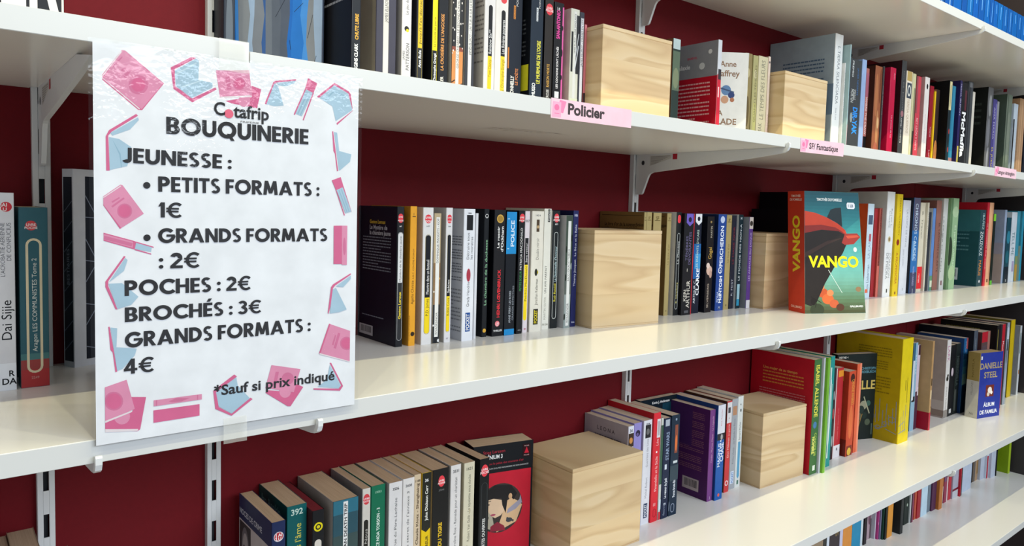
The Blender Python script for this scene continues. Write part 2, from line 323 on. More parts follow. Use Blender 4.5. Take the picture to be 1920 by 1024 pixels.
BOOKS=[
('p',-223.5,16.2,200.5,104.5,182.9,1269.4,0,'DADADF','DADADF',None,None,'CDBE9F',0,'white paperback spine with grey title and library sticker, left of blue-green book','books at the left end of the middle shelf',(('C',0.62,0.93,0.28,'C8323E'),('N','JAI',0.94,0.2,'E4E2E0'),('N','LU',0.918,0.2,'E4E2E0'),('T',"L'ACROBATIE AÉRIENNE",0.58,0.85,0.22,'6A6B73',0.42),('T','DE CONFUCIUS',0.66,0.85,0.22,'6A6B73',0.72),('T','Dai Sijie',0.26,0.46,0.5,'15181F',0.55),('R',0,1,0,0.14,'E9ECF2'),('N','R',0.088,0.34,'15181F',0.78),('N','DAI',0.048,0.36,'15181F',0.7))),
('p',-203.9,23,203,102,170,1269.4,0,'34606C','34606C',None,None,'CDBE9F',0,'thick blue-green and red paperback ringed by a cream loop on spine','books at the left end of the middle shelf',(('R',0,1,0,0.1,'B03A3C'),('R',0,1,0.1,0.16,'9C4443'),('R',0,1,0.155,0.19,'4C7A7C'),('C',0.42,0.9,0.2,'D2474C'),('N','LIVRE',0.905,0.1,'E4E2E0',0.42),('N','POCHE',0.888,0.1,'E4E2E0',0.42),('O',0.22,0.78,0.08,0.83,'DCCFAE',0.09),('T','Aragon LES COMMUNISTES Tome 2',0.2,0.72,0.17,'D8DCD6',0.5),('N','2249',0.055,0.1,'C98A84'))),
('p',-157.8,18,290.6,70,210,1269.4,-1.134,'C9CBD2','C9CBD2',None,None,'CDBE9F',0,'dark art book with white borders and fine white line drawings, half behind notice','books at the left end of the middle shelf',(('R',0.12,0.92,0.03,0.96,'181D2A'),('T','BESTIAIRES',0.42,0.6,0.25,'8A90A0',0.5),('FR',0.19,1,0.035,0.965,'141926'),('FX',0.19,0.1,1,0.02,0.9,'7F8798'),('FX',0.19,0.21,1,0.62,0.9,'7F8798'),('FX',0.19,0.32,1,0.26,0.9,'7F8798'),('FX',0.19,0.43,1,0.86,0.9,'7F8798'),('FX',0.19,0.54,1,0.5,0.9,'7F8798'),('FX',0.19,0.65,1,0.14,0.9,'7F8798'),('FX',0.19,0.76,1,0.74,0.9,'7F8798'),('FX',0.19,0.87,1,0.38,0.9,'7F8798'),('X',0.12,0.08,0.92,0.14,0.8,'6F7788'),('X',0.12,0.18,0.92,0.24,0.8,'6F7788'),('X',0.12,0.28,0.92,0.34,0.8,'6F7788'),('X',0.12,0.38,0.92,0.44,0.8,'6F7788'),('X',0.12,0.48,0.92,0.54,0.8,'6F7788'),('X',0.12,0.58,0.92,0.64,0.8,'6F7788'),('X',0.12,0.68,0.92,0.74,0.8,'6F7788'),('X',0.12,0.78,0.92,0.84,0.8,'6F7788'))),
('p',194.7,10.4,202.1,102.9,179.9,1269.4,0,'131A2A','17191E',None,None,'CDBE9F',0,'black paperback showing its back cover, price sticker at the foot, beside notice','crime paperbacks on the middle shelf',(('P',0.18,0.82,0.885,0.95,'E0424C'),('N','LIVRE',0.927,0.17,'E4E2E0'),('N','POCHE',0.901,0.17,'E4E2E0'),('N','547',0.86,0.16,'E4E2E0'),('P',0.2,0.84,0.05,0.815,'2B2D30'),('P',0.2,0.84,0.42,0.815,'D9D9D9'),('R',0.2,0.84,0.4,0.46,'2B2D30'),('O',0.18,0.86,0.045,0.82,'D9D9D9',0.03),('T','Gaston Leroux',0.2,0.395,0.34,'F2D53A',0.52,1,1),('T','Le Mystère de la chambre jaune',0.435,0.79,0.26,'2A2A2C',0.52),('LT','Gaston Leroux',0.3,0.885,5,'D9B840'),('LT','Le Mystère de',0.3,0.845,6,'BFC4CE'),('LT','la chambre jaune',0.3,0.805,6,'BFC4CE'),('LL',0.12,0.86,0.52,0.78,12,'7E8694'),('LL',0.12,0.7,0.17,0.19,1,'7E8694'),('LK',0.05,0.42,0.03,0.105,'B9BCC2'))),
('p',212.9,9.8,200,105,180.7,1269.4,0,'E3A02B','E3A02B','DB9A33',None,'CDBE9F',0,'orange paperback with signature-style author lettering on its spine','crime paperbacks on the middle shelf',(('N','1',0.945,0.3,'15181F'),('R',0.3,0.8,0.925,0.93,'15181F'),('T','Agatha Christie',0.3,0.47,0.42,'4A2E10',0.45),('T','A.B.C. CONTRE POIROT',0.48,0.7,0.22,'5A3A12',0.55),('C',0.6,0.085,0.3,'2A1D12'),('T','CHEFS D’OEUVRE',0.04,0.22,0.12,'7A5018',0.1))),
('p',230.9,15.7,198.3,106.7,179.6,1269.4,0,'DCDAD9','DCDAD9','CFC9C6',None,'CDBE9F',0,'white paperback with black and yellow spine band, first from left','crime paperbacks on the middle shelf',(('P',0.18,0.82,0.885,0.95,'E0424C'),('N','LIVRE',0.927,0.17,'E4E2E0'),('N','POCHE',0.901,0.17,'E4E2E0'),('N','6407',0.865,0.13,'8A8A8A'),('P',0.26,0.78,0.08,0.8,'15181F'),('P',0.26,0.78,0.08,0.34,'F0D21E'),('R',0.26,0.78,0.2,0.345,'F0D21E'),('O',0.25,0.79,0.075,0.805,'8A7A28',0.03),('T','Meurtre dans un fauteuil',0.37,0.62,0.3,'E4E2E0',0.52),('T','P.D. James',0.21,0.335,0.3,'3A3210',0.52),('LL',0.3,0.85,0.05,0.55,14,'B58A92'))),
('p',248.1,10.9,198.3,106.7,172.5,1269.4,0,'B9A684','B9A684','C4C5C9',None,'CDBE9F',0,'white-banded paperback with speckled photo spine between two black-and-yellow banded ones','crime paperbacks on the middle shelf',(('R',0,1,0,0.3,'2A2C30'),('R',0,1,0.3,0.62,'8A6A48'),('R',0.28,0.8,0.05,0.97,'E6E4DE'),('T','DOMINIQUE MANOTTI - KOP',0.62,0.96,0.3,'2C2C2E',0.54),('T','RIVAGES/NOIR',0.07,0.24,0.26,'2C2C2E',0.54),('C',0.1,0.4,0.12,'D9D0C0'),('C',0.9,0.5,0.12,'D0A060'),('C',0.1,0.14,0.12,'E0E0E0'),('C',0.9,0.02,0.2,'E0E0E0'),('R',0.28,0.6,0,0.05,'1C1E22'))),
('p',265.8,10.3,197,108,180.1,1269.4,0,'DBD9DA','DBD9DA','BEBFC4',None,'CDBE9F',0,'white paperback with black and yellow spine band beside blue-badged white one','crime paperbacks on the middle shelf',(('P',0.18,0.82,0.885,0.95,'E0424C'),('N','LIVRE',0.927,0.17,'E4E2E0'),('N','POCHE',0.901,0.17,'E4E2E0'),('N','7580',0.862,0.16,'555555'),('P',0.26,0.78,0.08,0.8,'15181F'),('P',0.26,0.78,0.08,0.34,'F0D21E'),('R',0.26,0.78,0.2,0.345,'F0D21E'),('O',0.25,0.79,0.075,0.805,'8A7A28',0.03),('T','Sphinx',0.37,0.47,0.34,'E4E2E0',0.52),('T','Robin Cook',0.2,0.335,0.34,'3A3210',0.52),('N','5/7',0.03,0.2,'8A7A88'))),
('p',291.6,18.7,193,108,179.2,1269.4,0,'DEE0E6','DEE0E6','C2C5CD',None,'CDBE9F',0,'white paperback with blue publisher badge low on the spine and printed back cover','crime paperbacks on the middle shelf',(('N','18080',0.968,0.1,'15181F'),('R',0.25,0.8,0.84,0.955,'17181C'),('T','Détruire tous',0.62,0.82,0.22,'3A3B40',0.4),('T','les monstres',0.62,0.79,0.22,'3A3B40',0.72),('D',0.5,0.5,0.18,0.05,'A83848'),('T','Grady Hendrix',0.26,0.45,0.24,'3A3B40',0.48),('R',0.3,0.72,0.07,0.215,'1F4C8F'),('T','POCKET',0.08,0.205,0.3,'E4E2E0',0.5,1,1),('LL',0.45,0.97,0.45,0.8,17,'6F727C'),('LL',0.45,0.97,0.06,0.4,12,'8A8D96'))),
('p',317.1,4.6,201.1,103.9,173.6,1269.4,0,'D4D5DA','D4D5DA',None,None,'CDBE9F',0,'very thin white paperback squeezed against a black spine','crime paperbacks on the middle shelf',()),
('p',334.3,8.4,204.5,100.5,179.8,1269.4,0,'14171C','14171C','10131A',None,'CDBE9F',0,'slim black paperback with pale green script title','crime paperbacks on the middle shelf',(('C',0.5,0.945,0.34,'E4E2E0'),('C',0.5,0.945,0.27,'14171C'),('N','3',0.935,0.3,'E4E2E0'),('T','La chambre de la duchesse',0.25,0.76,0.5,'8FC49A',0.5),('C',0.5,0.05,0.34,'D8A63A'))),
('p',348.8,20.2,200.1,104.9,179.1,1269.4,0,'17171B','17171B','0C0E16',None,'CDBE9F',0,'thick black thriller with gold disc and red capitals on spine','crime paperbacks on the middle shelf',(('C',0.5,0.93,0.3,'C9A24A'),('C',0.5,0.93,0.22,'A37F35'),('T','Le rasoir',0.7,0.87,0.2,'E4E2E0',0.36,1,1),('T',"d'Ockham",0.67,0.87,0.22,'E4E2E0',0.7,1,1),('T','HENRI LŒVENBRUCK',0.15,0.53,0.26,'E0303C',0.5,1,1),('C',0.45,0.1,0.2,'E87880'),('N','J AI',0.105,0.13,'E4E2E0',0.45),('N','LU',0.09,0.13,'E4E2E0',0.45),('N','THRILLER',0.045,0.13,'E4E2E0'))),
('p',369.3,18.6,198.7,106.3,176.9,1269.4,0,'12161E','12161E',None,None,'CDBE9F',0,'black paperback with bright blue top panel and blue foot','crime paperbacks on the middle shelf',(('R',0,1,0.66,1,'1F86C4'),('R',0,1,0,0.05,'1F86C4'),('T','POLICE',0.72,0.93,0.34,'D9E6F2',0.6,1,1),('T','ANNE PERRY LES ROSES',0.1,0.36,0.2,'B7BCC4',0.5),('T','GRANDS DÉTECTIVES',0.12,0.4,0.16,'8A9098',0.8),('R',0.1,0.3,0.94,0.945,'BFE0F0'),('R',0.1,0.3,0.7,0.705,'BFE0F0'))),
('p',393,10.6,200.1,104.9,178.8,1269.4,0,'17181C','17181C','0E1016',None,'CDBE9F',0,'black paperback with white capitals above green capitals on spine','crime paperbacks on the middle shelf',(('P',0.15,0.95,0.905,0.975,'E0424C'),('N','LIVRE',0.945,0.22,'E4E2E0'),('N','POCHE',0.92,0.22,'E4E2E0'),('T','PETITE SOEUR',0.35,0.51,0.36,'3F9A55',0.5),('T','PATRICIA MACDONALD',0.52,0.86,0.38,'E4E2E0',0.5),('N','4131',0.03,0.2,'9A9A9A'))),
('p',408.4,9.2,204.8,100.2,178.2,1269.4,0,'D9CFD4','D9CFD4','15181F',None,'CDBE9F',0,'slim pinkish-white paperback with yellow strip and black box mid-spine','crime paperbacks on the middle shelf',(('R',0.1,0.8,0.56,0.78,'17181C'),('P',0.1,0.8,0.1,0.56,'F0D21E'),('R',0.1,0.8,0.3,0.56,'F0D21E'),('T','Sans retour',0.58,0.74,0.34,'E4E2E0',0.45),('T','Patricia MacDonald',0.26,0.55,0.4,'4A4410',0.45),('N','007',0.92,0.4,'777777'),('N','50',0.03,0.3,'B04060'))),
('p',419.7,23,202.4,102.6,178.6,1269.4,0,'DAD5C8','DAD5C8','CFCAC0',None,'CDBE9F',0,'cream paperback with small sun disc and black badge at the spine foot','crime paperbacks on the middle shelf',(('N','14014',0.965,0.13,'777777'),('R',0.38,0.62,0.83,0.93,'4A3A2A'),('C',0.5,0.87,0.1,'B89A70'),('T','Double miroir',0.6,0.78,0.24,'7A776E',0.5),('C',0.5,0.495,0.13,'D8C62A'),('D',0.44,0.495,0.12,0.03,'2A2A20'),('T','Jonathan Kellerman',0.22,0.44,0.24,'5A574E',0.5),('R',0.3,0.7,0.06,0.19,'23221C'),('T','POCKET',0.07,0.18,0.26,'D8C62A',0.5,1,1))),
('p',451.3,14.5,211.5,93.5,182.6,1269.4,0,'DCDACF','DCDACF',None,None,'CDBE9F',0,'taller ivory paperback with black title tab at the spine top','crime paperbacks on the middle shelf',(('R',0.5,0.8,0.89,0.995,'22241F'),('T','POINTS',0.9,0.985,0.2,'E4E2E0',0.65),('T','UN AMI PARFAIT',0.3,0.53,0.28,'3C3C38',0.4),('T','MARTIN SUTER',0.08,0.27,0.28,'9A988C',0.4),('N','P1134',0.04,0.22,'7A786C'))),
('p',469.7,14.4,212.3,92.7,180.1,1269.4,0,'1C2022','1C2022','B9B9B6',None,'CDBE9F',0,'black paperback with white outlined capsule down its spine, beside ivory one','crime paperbacks on the middle shelf',(('P',0.2,0.8,0.9,0.975,'E0424C'),('N','LIVRE',0.945,0.2,'E4E2E0'),('N','POCHE',0.92,0.2,'E4E2E0'),('N','6071',0.885,0.16,'E4E2E0'),('O',0.22,0.78,0.08,0.82,'CFD2CF',0.05),('T','Ruth Rendell',0.23,0.38,0.32,'D8CC3A',0.5),('T',"La Demoiselle d'honneur",0.4,0.7,0.3,'BFD8DC',0.5))),
('p',489.8,13.5,204,101,173.4,1269.4,0,'8E9896','8E9896','C2C4C8',None,'CDBE9F',0,'grey-white paperback with black foliage pattern around a white strip','crime paperbacks on the middle shelf',(('R',0,1,0.56,1,'3C4A40'),('R',0,1,0.3,0.56,'59615C'),('R',0.3,0.75,0.02,0.95,'DDDEDA'),('T','PACO IGNACIO TAIBO II',0.42,0.7,0.3,'2F3230',0.52),('T','RIVAGES/NOIR',0.05,0.22,0.3,'2F3230',0.52),('D',0.12,0.7,0.12,0.03,'1A221C'),('D',0.9,0.8,0.12,0.03,'1A221C'),('D',0.1,0.45,0.12,0.03,'1A221C'),('D',0.9,0.55,0.12,0.03,'9AA49C'),('D',0.1,0.1,0.1,0.03,'1A221C'))),
('p',508.7,10.9,208.6,96.4,181,1269.4,0,'23285A','23285A','1C2250',None,'CDBE9F',0,'navy blue paperback with white lettering, last before the wooden crate','crime paperbacks on the middle shelf',(('N','106',0.96,0.34,'C8CCE0'),('T','Thierry Jonquet',0.35,0.58,0.4,'D5D8E8',0.5),('T','La Bête et la Belle',0.61,0.88,0.38,'C8CCE0',0.5),('N','folio',0.04,0.25,'C8CCE0'))),
('p',665.4,6,202,103,181.2,1269.4,0,'9C8A58','A39262','7A6038',None,'8E7D56',0,'gold-brown volume whose dark brown cover shows above the crate','science fiction paperbacks behind the middle shelf crate',(('N','SF',0.95,0.3,'5A4A22'),('R',0.15,0.85,0.925,0.93,'5A4A22'),('T','Le livre d’or',0.5,0.7,0.3,'6A5A2E',0.5),('LT',"Le livre d'or de la science-fiction",0.12,0.885,5.5,'2E2416'),('LR',0.05,0.95,0.965,0.97,'3A2E1C'),('LR',0.05,0.95,0.84,0.845,'3A2E1C'),('LL',0.12,0.85,0.85,0.872,2,'3A2E1C'))),
('p',671.8,12.9,202,103,181.5,1269.4,0,'9C8A58','A39262','7A6038',None,'8E7D56',0,'second gold-brown volume of the set, mostly behind the crate','science fiction paperbacks behind the middle shelf crate',(('N','SF',0.95,0.3,'5A4A22'),('R',0.15,0.85,0.925,0.93,'5A4A22'),('T','Le livre d’or',0.5,0.7,0.3,'6A5A2E',0.5),('LT',"Le livre d'or de la science-fiction",0.12,0.885,5.5,'2E2416'),('LR',0.05,0.95,0.965,0.97,'3A2E1C'),('LR',0.05,0.95,0.84,0.845,'3A2E1C'),('LL',0.12,0.85,0.85,0.872,2,'3A2E1C'))),
('p',688.9,20.8,202,103,181,1269.4,0,'9C8A58','A39262','7A6038',None,'8E7D56',0,'widest gold-brown volume, standing at the crate corner','science fiction paperbacks behind the middle shelf crate',(('N','SF',0.95,0.3,'5A4A22'),('R',0.15,0.85,0.925,0.93,'5A4A22'),('T','Le livre d’or',0.5,0.7,0.3,'6A5A2E',0.5),('LT',"Le livre d'or de la science-fiction",0.12,0.885,5.5,'2E2416'),('LR',0.05,0.95,0.965,0.97,'3A2E1C'),('LR',0.05,0.95,0.84,0.845,'3A2E1C'),('LL',0.12,0.85,0.85,0.872,2,'3A2E1C'))),
('p',740.1,11.7,214.3,90.7,180.8,1269.4,0,'9C8A58','A39262','7A6038',None,'8E7D56',0,'gold-brown volume against a white-edged black capsule spine','science fiction paperbacks behind the middle shelf crate',(('N','SF',0.95,0.3,'5A4A22'),('R',0.15,0.85,0.925,0.93,'5A4A22'),('T','Le livre d’or',0.5,0.7,0.3,'6A5A2E',0.5),('N','o',0.05,0.3,'3A2E14'),('LT',"Le livre d'or de la science-fiction",0.12,0.88,5,'2E2416'),('LR',0.05,0.93,0.965,0.97,'3A2E1C'),('LR',0.05,0.93,0.86,0.865,'3A2E1C'),('LL',0.12,0.8,0.87,0.89,1,'3A2E1C'))),
('p',757.9,13.9,207.7,97.3,183.1,1269.4,0,'1B1C1E','1B1C1E','CFCFD0',None,'CDBE9F',0,'black paperback with outlined capsule and white cover, between gold and black volumes','science fiction paperbacks behind the middle shelf crate',(('P',0.2,0.8,0.895,0.975,'E0424C'),('O',0.25,0.78,0.06,0.8,'BFC2C0',0.05),('T','La Planète',0.5,0.72,0.34,'BFC2C0',0.5),('T','R. Silverberg',0.12,0.32,0.34,'B8B070',0.5))),
('p',772.2,28.1,201.5,103.5,181.3,1269.4,0,'141419','141419',None,'C83640','CDBE9F',0,'black fantasy paperback with violet shield tab and thin red right edge','science fiction paperbacks behind the middle shelf crate',(('R',0.2,0.88,0.91,1,'6C5AB8'),('V',0.2,0.88,0.91,0.875,'6C5AB8'),('C',0.54,0.94,0.16,'1C1830'),('T','TÉNÈBRES',0.54,0.78,0.22,'6C6488',0.32),('T','DÉVORANTES',0.5,0.82,0.24,'6C6488',0.62),('T','KERI',0.14,0.25,0.26,'D6D0C4',0.28),('T','ARTHUR',0.07,0.34,0.36,'D6D0C4',0.6),('R',0.42,0.46,0.43,0.46,'D6D0C4'),('R',0.93,1,0,1,'C83640'),('R',0.3,0.7,0.02,0.045,'55555A'))),
('p',809.9,20.5,207.8,97.2,181.3,1269.4,0,'11182A','11182A',None,None,'CDBE9F',0,'black and glowing-blue paperback with white shield tab','science fiction paperbacks behind the middle shelf crate',(('R',0,1,0.35,0.7,'1E5C9A'),('R',0.2,1,0.45,0.6,'3E90C8'),('R',0.1,0.98,0.92,1,'DADDE2'),('V',0.1,0.98,0.92,0.885,'DADDE2'),('C',0.54,0.95,0.2,'1C2030'),('T','LES ENFANTS D’ICARE',0.45,0.84,0.3,'BFD4C8',0.5),('T','ARTHUR C.',0.1,0.34,0.28,'DDE2E8',0.28),('T','CLARKE',0.18,0.45,0.42,'F0F2F4',0.68,1,1))),
('p',841,20.3,202.7,102.3,177,1269.4,0,'141216','141216','10131F',None,'CDBE9F',0,'black paperback with pale bird and gold title on the spine','science fiction paperbacks behind the middle shelf crate',(('T','Gagal',0.56,0.68,0.5,'C8A24A',0.5),('D',0.5,0.44,0.42,0.05,'C9A898'),('D',0.3,0.49,0.25,0.03,'D8C4B8'),('D',0.7,0.4,0.2,0.04,'B89484'),('T','MARTIN',0.78,0.9,0.26,'B8B0A0',0.6),('T','SILVERBERG',0.05,0.3,0.26,'B8A898',0.4),('N','o',0.95,0.3,'B89A60'))),
('p',880.8,25.3,207.9,97.1,181.5,1269.4,0,'24458C','24458C','1A2A52',None,'CDBE9F',0,'blue paperback with large white capitals running up the spine','science fiction paperbacks behind the middle shelf crate',(('C',0.5,0.945,0.26,'B8C4E0'),('T','PERCHERON',0.46,0.88,0.4,'E6ECF6',0.5,1,1),('C',0.45,0.42,0.24,'E6ECF6'),('C',0.45,0.42,0.18,'24458C'),('N','2',0.41,0.28,'E6ECF6',0.45),('T','FIONA',0.09,0.2,0.28,'C8D4EC',0.25),('T','McINTOSH',0.08,0.36,0.34,'F0F4FA',0.55,1,1),('N','M',0.03,0.25,'9AA4C0'))),
('p',910.8,16.4,210.7,94.3,180.4,1269.4,0,'9C8A58','A39262','7A6038',None,'8E7D56',0,'gold-brown volume right of the blue spine with white capitals','science fiction paperbacks behind the middle shelf crate',(('N','SF',0.95,0.3,'5A4A22'),('R',0.15,0.85,0.925,0.93,'5A4A22'),('T','Le livre d’or',0.5,0.7,0.3,'6A5A2E',0.5),('N','o',0.05,0.3,'3A2E14'),('LT',"Le livre d'or de la science-fiction",0.12,0.88,5,'2E2416'),('LR',0.05,0.93,0.965,0.97,'3A2E1C'),('LR',0.05,0.93,0.86,0.865,'3A2E1C'),('LL',0.12,0.8,0.87,0.89,1,'3A2E1C'))),
('p',931.8,14.1,212.8,92.2,180.1,1269.4,0,'1E2230','1E2230',None,None,'CDBE9F',0,'dark paperback with faded red title, right of the gold-brown one','science fiction paperbacks behind the middle shelf crate',(('T','LE MAGE NOIR',0.48,0.88,0.4,'7A2832',0.5),('T','R. FEIST',0.14,0.32,0.36,'A8ACB4',0.5))),
('p',947.6,14.1,208.6,96.4,182,1269.4,0,'12262E','12262E','C8CCD0',None,'CDBE9F',0,'dark teal paperback with pale blue box near the spine foot','science fiction paperbacks behind the middle shelf crate',(('N','M',0.96,0.35,'C8D0D4'),('T','LE MONDE DES NON-A',0.3,0.9,0.38,'C8D0D4',0.5),('R',0.2,0.8,0.03,0.26,'8FB4C0'),('R',0.2,0.8,0.03,0.1,'2E86A8'))),
('p',970.9,12.7,201,104,177.9,1269.4,0,'5A3A86','5A3A86','868C96',None,'CDBE9F',0,'purple and white spine with grey cover, touching the half-hidden crate','science fiction paperbacks behind the middle shelf crate',(('R',0,1,0,0.09,'D8D8DC'),('R',0,1,0.87,1,'CFC6BE'),('C',0.5,0.93,0.4,'3A3430'),('T','LES ANNALES DU DISQUE',0.3,0.83,0.4,'C4B4DC',0.5))),
('h',1128,26,150,150,195.5,1269.4,0,'12131A','12131A','101118',None,'B4A688',1,'black volume whose cover and page tops show above the half-hidden crate','large books right of the middle shelf display copy',()),
('h',1156,24,150,150,232.8,1269.4,0,'0C0D12','0C0D12','0A0B10',None,'B4A688',1,'tallest black volume against the red wall left of airship cover','large books right of the middle shelf display copy',()),
('p',1029.1,49.5,144.6,136,229,1269.4,-1.9893,'CF4028','CB3E28',None,'3F9C9A','CDBE9F',0,'thick red paperback turned outward showing an airship cover and yellow title',None,(('N','TIMOTHÉE',0.962,0.085,'F2DCD0'),('N','DE FOMBELLE',0.932,0.085,'F2DCD0'),('T','VANGO',0.33,0.8,0.43,'E8CE2A',0.5,1,2),('N','GALLIMARD',0.045,0.09,'F2C8B8'),('LEAN',-9,9,-24.5,16),('ART','airship'))),
('p',1396.1,29.5,174.2,130.8,215.1,1269.4,0,'C3D6E2','C3D6E2','D2552A',None,'CDBE9F',0,'pale blue spine with orange cover, right of airship cover','large-format books at the right of the middle shelf',(('R',0.15,0.85,0.78,0.88,'4A5A72'),('T','Suzie Lieberman',0.05,0.35,0.4,'5A6E88',0.5),('T','LA CARTE',0.42,0.66,0.4,'8AA0B8',0.5),('R',0.2,0.6,0.05,0.09,'E06848'),('R',0.4,0.7,0.6,0.68,'B0505A'),('LR',0.4,0.75,0.42,0.86,'3A2420'),('LR',0.45,0.7,0.6,0.8,'6A3A30'))),
('p',1426.9,15.9,173.4,125,204.7,1269.4,0,'9A2A30','9A2A30',None,None,'CDBE9F',0,'thin dark red spine pressed beside a salmon one','large-format books at the right of the middle shelf',()),
('p',1443.3,11.6,168.7,125,205.7,1269.4,0,'C86A5E','C86A5E','B0463F',None,'CDBE9F',0,'salmon pink spine with dark lettering in its upper half','large-format books at the right of the middle shelf',(('R',0.1,0.9,0.35,1,'8A4038'),('T','LA VIDA SECRETA DE LAS ABEJAS',0.36,0.98,0.5,'3A1A18',0.5))),
('h',1455.3,37.6,158.3,146.7,244.4,1269.4,0,'DEDFE0','DEDFE0','B9B8B4',None,'CDBE9F',1,'tall white book with grey serif title and small crest','large-format books at the right of the middle shelf',(('T','Karen L. ',0.66,0.84,0.22,'8A8D90',0.66,-1),('T','Schwartz',0.66,0.82,0.22,'8A8D90',0.4,-1),('C',0.5,0.55,0.2,'C9BC9A'),('C',0.5,0.55,0.12,'8E7A50'),('T','CORAZÓN',0.18,0.42,0.24,'8A8D90',0.7,-1),('T','DE PIEDRA',0.17,0.42,0.3,'77797C',0.38,-1),('R',0.45,0.6,0.04,0.075,'2A2A2A'))),
('p',1493.3,29.2,153.4,150,240.2,1269.4,0,'D9BC1E','D9BC1E','C9AC20',None,'CDBE9F',0,'tall yellow book with red-brown capitals reading downward','large-format books at the right of the middle shelf',(('T','FREIDA McFADDEN',0.6,0.96,0.24,'8A6A10',0.6,-1),('D',0.5,0.53,0.25,0.03,'8A2A1E'),('T','A PROFESSORA',0.12,0.43,0.36,'B0421E',0.5,-1),('R',0.4,0.6,0.02,0.045,'7A3A1A'))),
('p',1565.1,41.6,169.9,135.1,228,1269.4,0,'D3D5DC','D3D5DC','A4A8B0',None,'CDBE9F',0,'white-grey spine with thin grey print between yellow and blue','large-format books at the right of the middle shelf',(('T','LA CHICA DE NIEVE',0.5,0.9,0.2,'8A8D98',0.6,-1),('T','Javier Castillo',0.3,0.48,0.18,'9A9DA8',0.4,-1),('N','S',0.05,0.15,'7A7D88'))),
('p',1607.8,35.8,162.9,142.1,235.1,1269.4,0,'2E6AA8','2E6AA8','161A26',None,'CDBE9F',0,'blue gradient spine with silvery title lettering, dark cover','large-format books at the right of the middle shelf',(('R',0,1,0.66,1,'50566E'),('R',0,1,0.78,1,'5A5870'),('R',0,1,0,0.22,'3A3E5C'),('R',0.1,0.5,0.35,0.55,'6A9AC8'),('T','CHRONOS CAUDEC',0.34,0.94,0.42,'C4D6E4',0.5,-1),('T','RAFAEL CANALES',0.08,0.28,0.26,'B0A8D0',0.5,-1),('N','J',0.03,0.25,'D0D0D0'))),
('p',1678.2,28,175.5,129.5,225,1269.4,0,'CFC7B2','CFC7B2',None,None,'CDBE9F',0,'cream spine with bright red band at the foot','large-format books at the right of the middle shelf',(('R',0,1,0.03,0.28,'D8242C'),('T','B. Traven',0.6,0.9,0.3,'6A6454',0.5,-1),('T','roman',0.1,0.2,0.4,'F0D0C8',0.5,-1))),
('p',1706.6,8.3,169.7,135.3,225.6,1269.4,0,'CDC6B4','CDC6B4',None,None,'CDBE9F',0,'plain cream spine right of the red-banded one','large-format books at the right of the middle shelf',(('T','una novela',0.5,0.9,0.34,'77705F',0.5,-1),('N','o',0.04,0.4,'3A3630'))),
('p',1721.5,13.7,171.4,125,201.6,1269.4,0,'2C2F38','2C2F38',None,None,'CDBE9F',0,'thin charcoal spine beside a narrow blue one','large-format books at the right of the middle shelf',()),
('p',1743.7,16.6,170.9,125,212.2,1269.4,0,'5C82BC','5C82BC','C6CCD0',None,'CDBE9F',0,'narrow sky-blue spine fading green at its foot','large-format books at the right of the middle shelf',(('R',0,1,0,0.18,'5A8A6A'),('R',0.2,1,0.04,0.12,'C8D0B8'))),
('p',1760.7,30.4,169.8,135.2,232.8,1269.4,0,'8A5E54','8A5E54','7A5048',None,'CDBE9F',0,'mauve-brown spine with black lettering','large-format books at the right of the middle shelf',(('T','EL LADRÓN DE ARTE',0.2,0.75,0.3,'2A1A18',0.75,-1),)),
('p',1791.5,27.7,164.9,140.1,239.2,1269.4,0,'BDBDBA','BDBDBA','A9AAA6',None,'CDBE9F',0,'grey-white spine with thin black lettering left of green cover','large-format books at the right of the middle shelf',(('T','LA MUJER DEL TREN',0.2,0.8,0.22,'2E2E2E',0.15,-1),('R',0.25,0.6,0.05,0.1,'7A5A60'))),
('p',1819.6,49.8,157.4,147.6,241.1,1269.4,0,'8FAE86','8FAE86','6A8A62',None,'CDBE9F',0,'mottled green book with dark figure on its cover','large-format books at the right of the middle shelf',(('R',0,0.25,0,1,'5C7C58'),('D',0.15,0.42,0.3,0.16,'2C3A2A'),('T','El jardín olvidado',0.2,0.7,0.24,'C8D8BC',0.7,-1),('D',0.6,0.85,0.4,0.06,'A8C09A'),('D',0.5,0.18,0.4,0.08,'A4BA90'))),
('p',2009.6,40.1,151.4,128,214.2,1269.4,0,'24454C','24454C','1E4A50',None,'CDBE9F',0,'dark teal book with barcode panel, white and orange spine capitals','large-format books at the right of the middle shelf',(('T','ZOUZOUZ',0.4,0.72,0.5,'DDE4E4',0.45,-1),('T','IBAÑEZ',0.74,0.95,0.36,'A8C8C8',0.6,-1),('T','MARIE',0.14,0.34,0.45,'D88A3A',0.45,-1),('R',0.4,0.6,0.05,0.08,'E0E0E0'),('LK',0.3,0.62,0.07,0.23,'C9D2D4'),('LL',0.3,0.8,0.45,0.8,7,'4E7A80'),('LR',0,1,0.72,1,'2F646A'))),
('p',2050.1,14.5,148.3,138,235.7,1269.4,0,'C02A3A','C02A3A','B0182A',None,'CDBE9F',0,'red spine rising above the teal barcode book','large-format books at the right of the middle shelf',(('T','O CÓDIGO DA VIDA',0.2,0.75,0.4,'E8B0B0',0.5,-1),)),
('p',2069.4,29.9,149.4,150,235.7,1269.4,0,'D9A47E','D9A47E',None,None,'CDBE9F',0,'peach spine touching the red one','large-format books at the right of the middle shelf',(('R',0.3,0.6,0.04,0.08,'6A3A2A'),('R',0.7,1,0,1,'C08A68'))),
('p',2118.2,17,153.7,125,204.7,1269.4,0,'17201C','17201C',None,None,'CDBE9F',0,'thin black spine with lime green tips','large-format books at the right of the middle shelf',(('R',0,1,0.9,1,'7AC030'),('R',0,1,0,0.06,'5AB030'))),
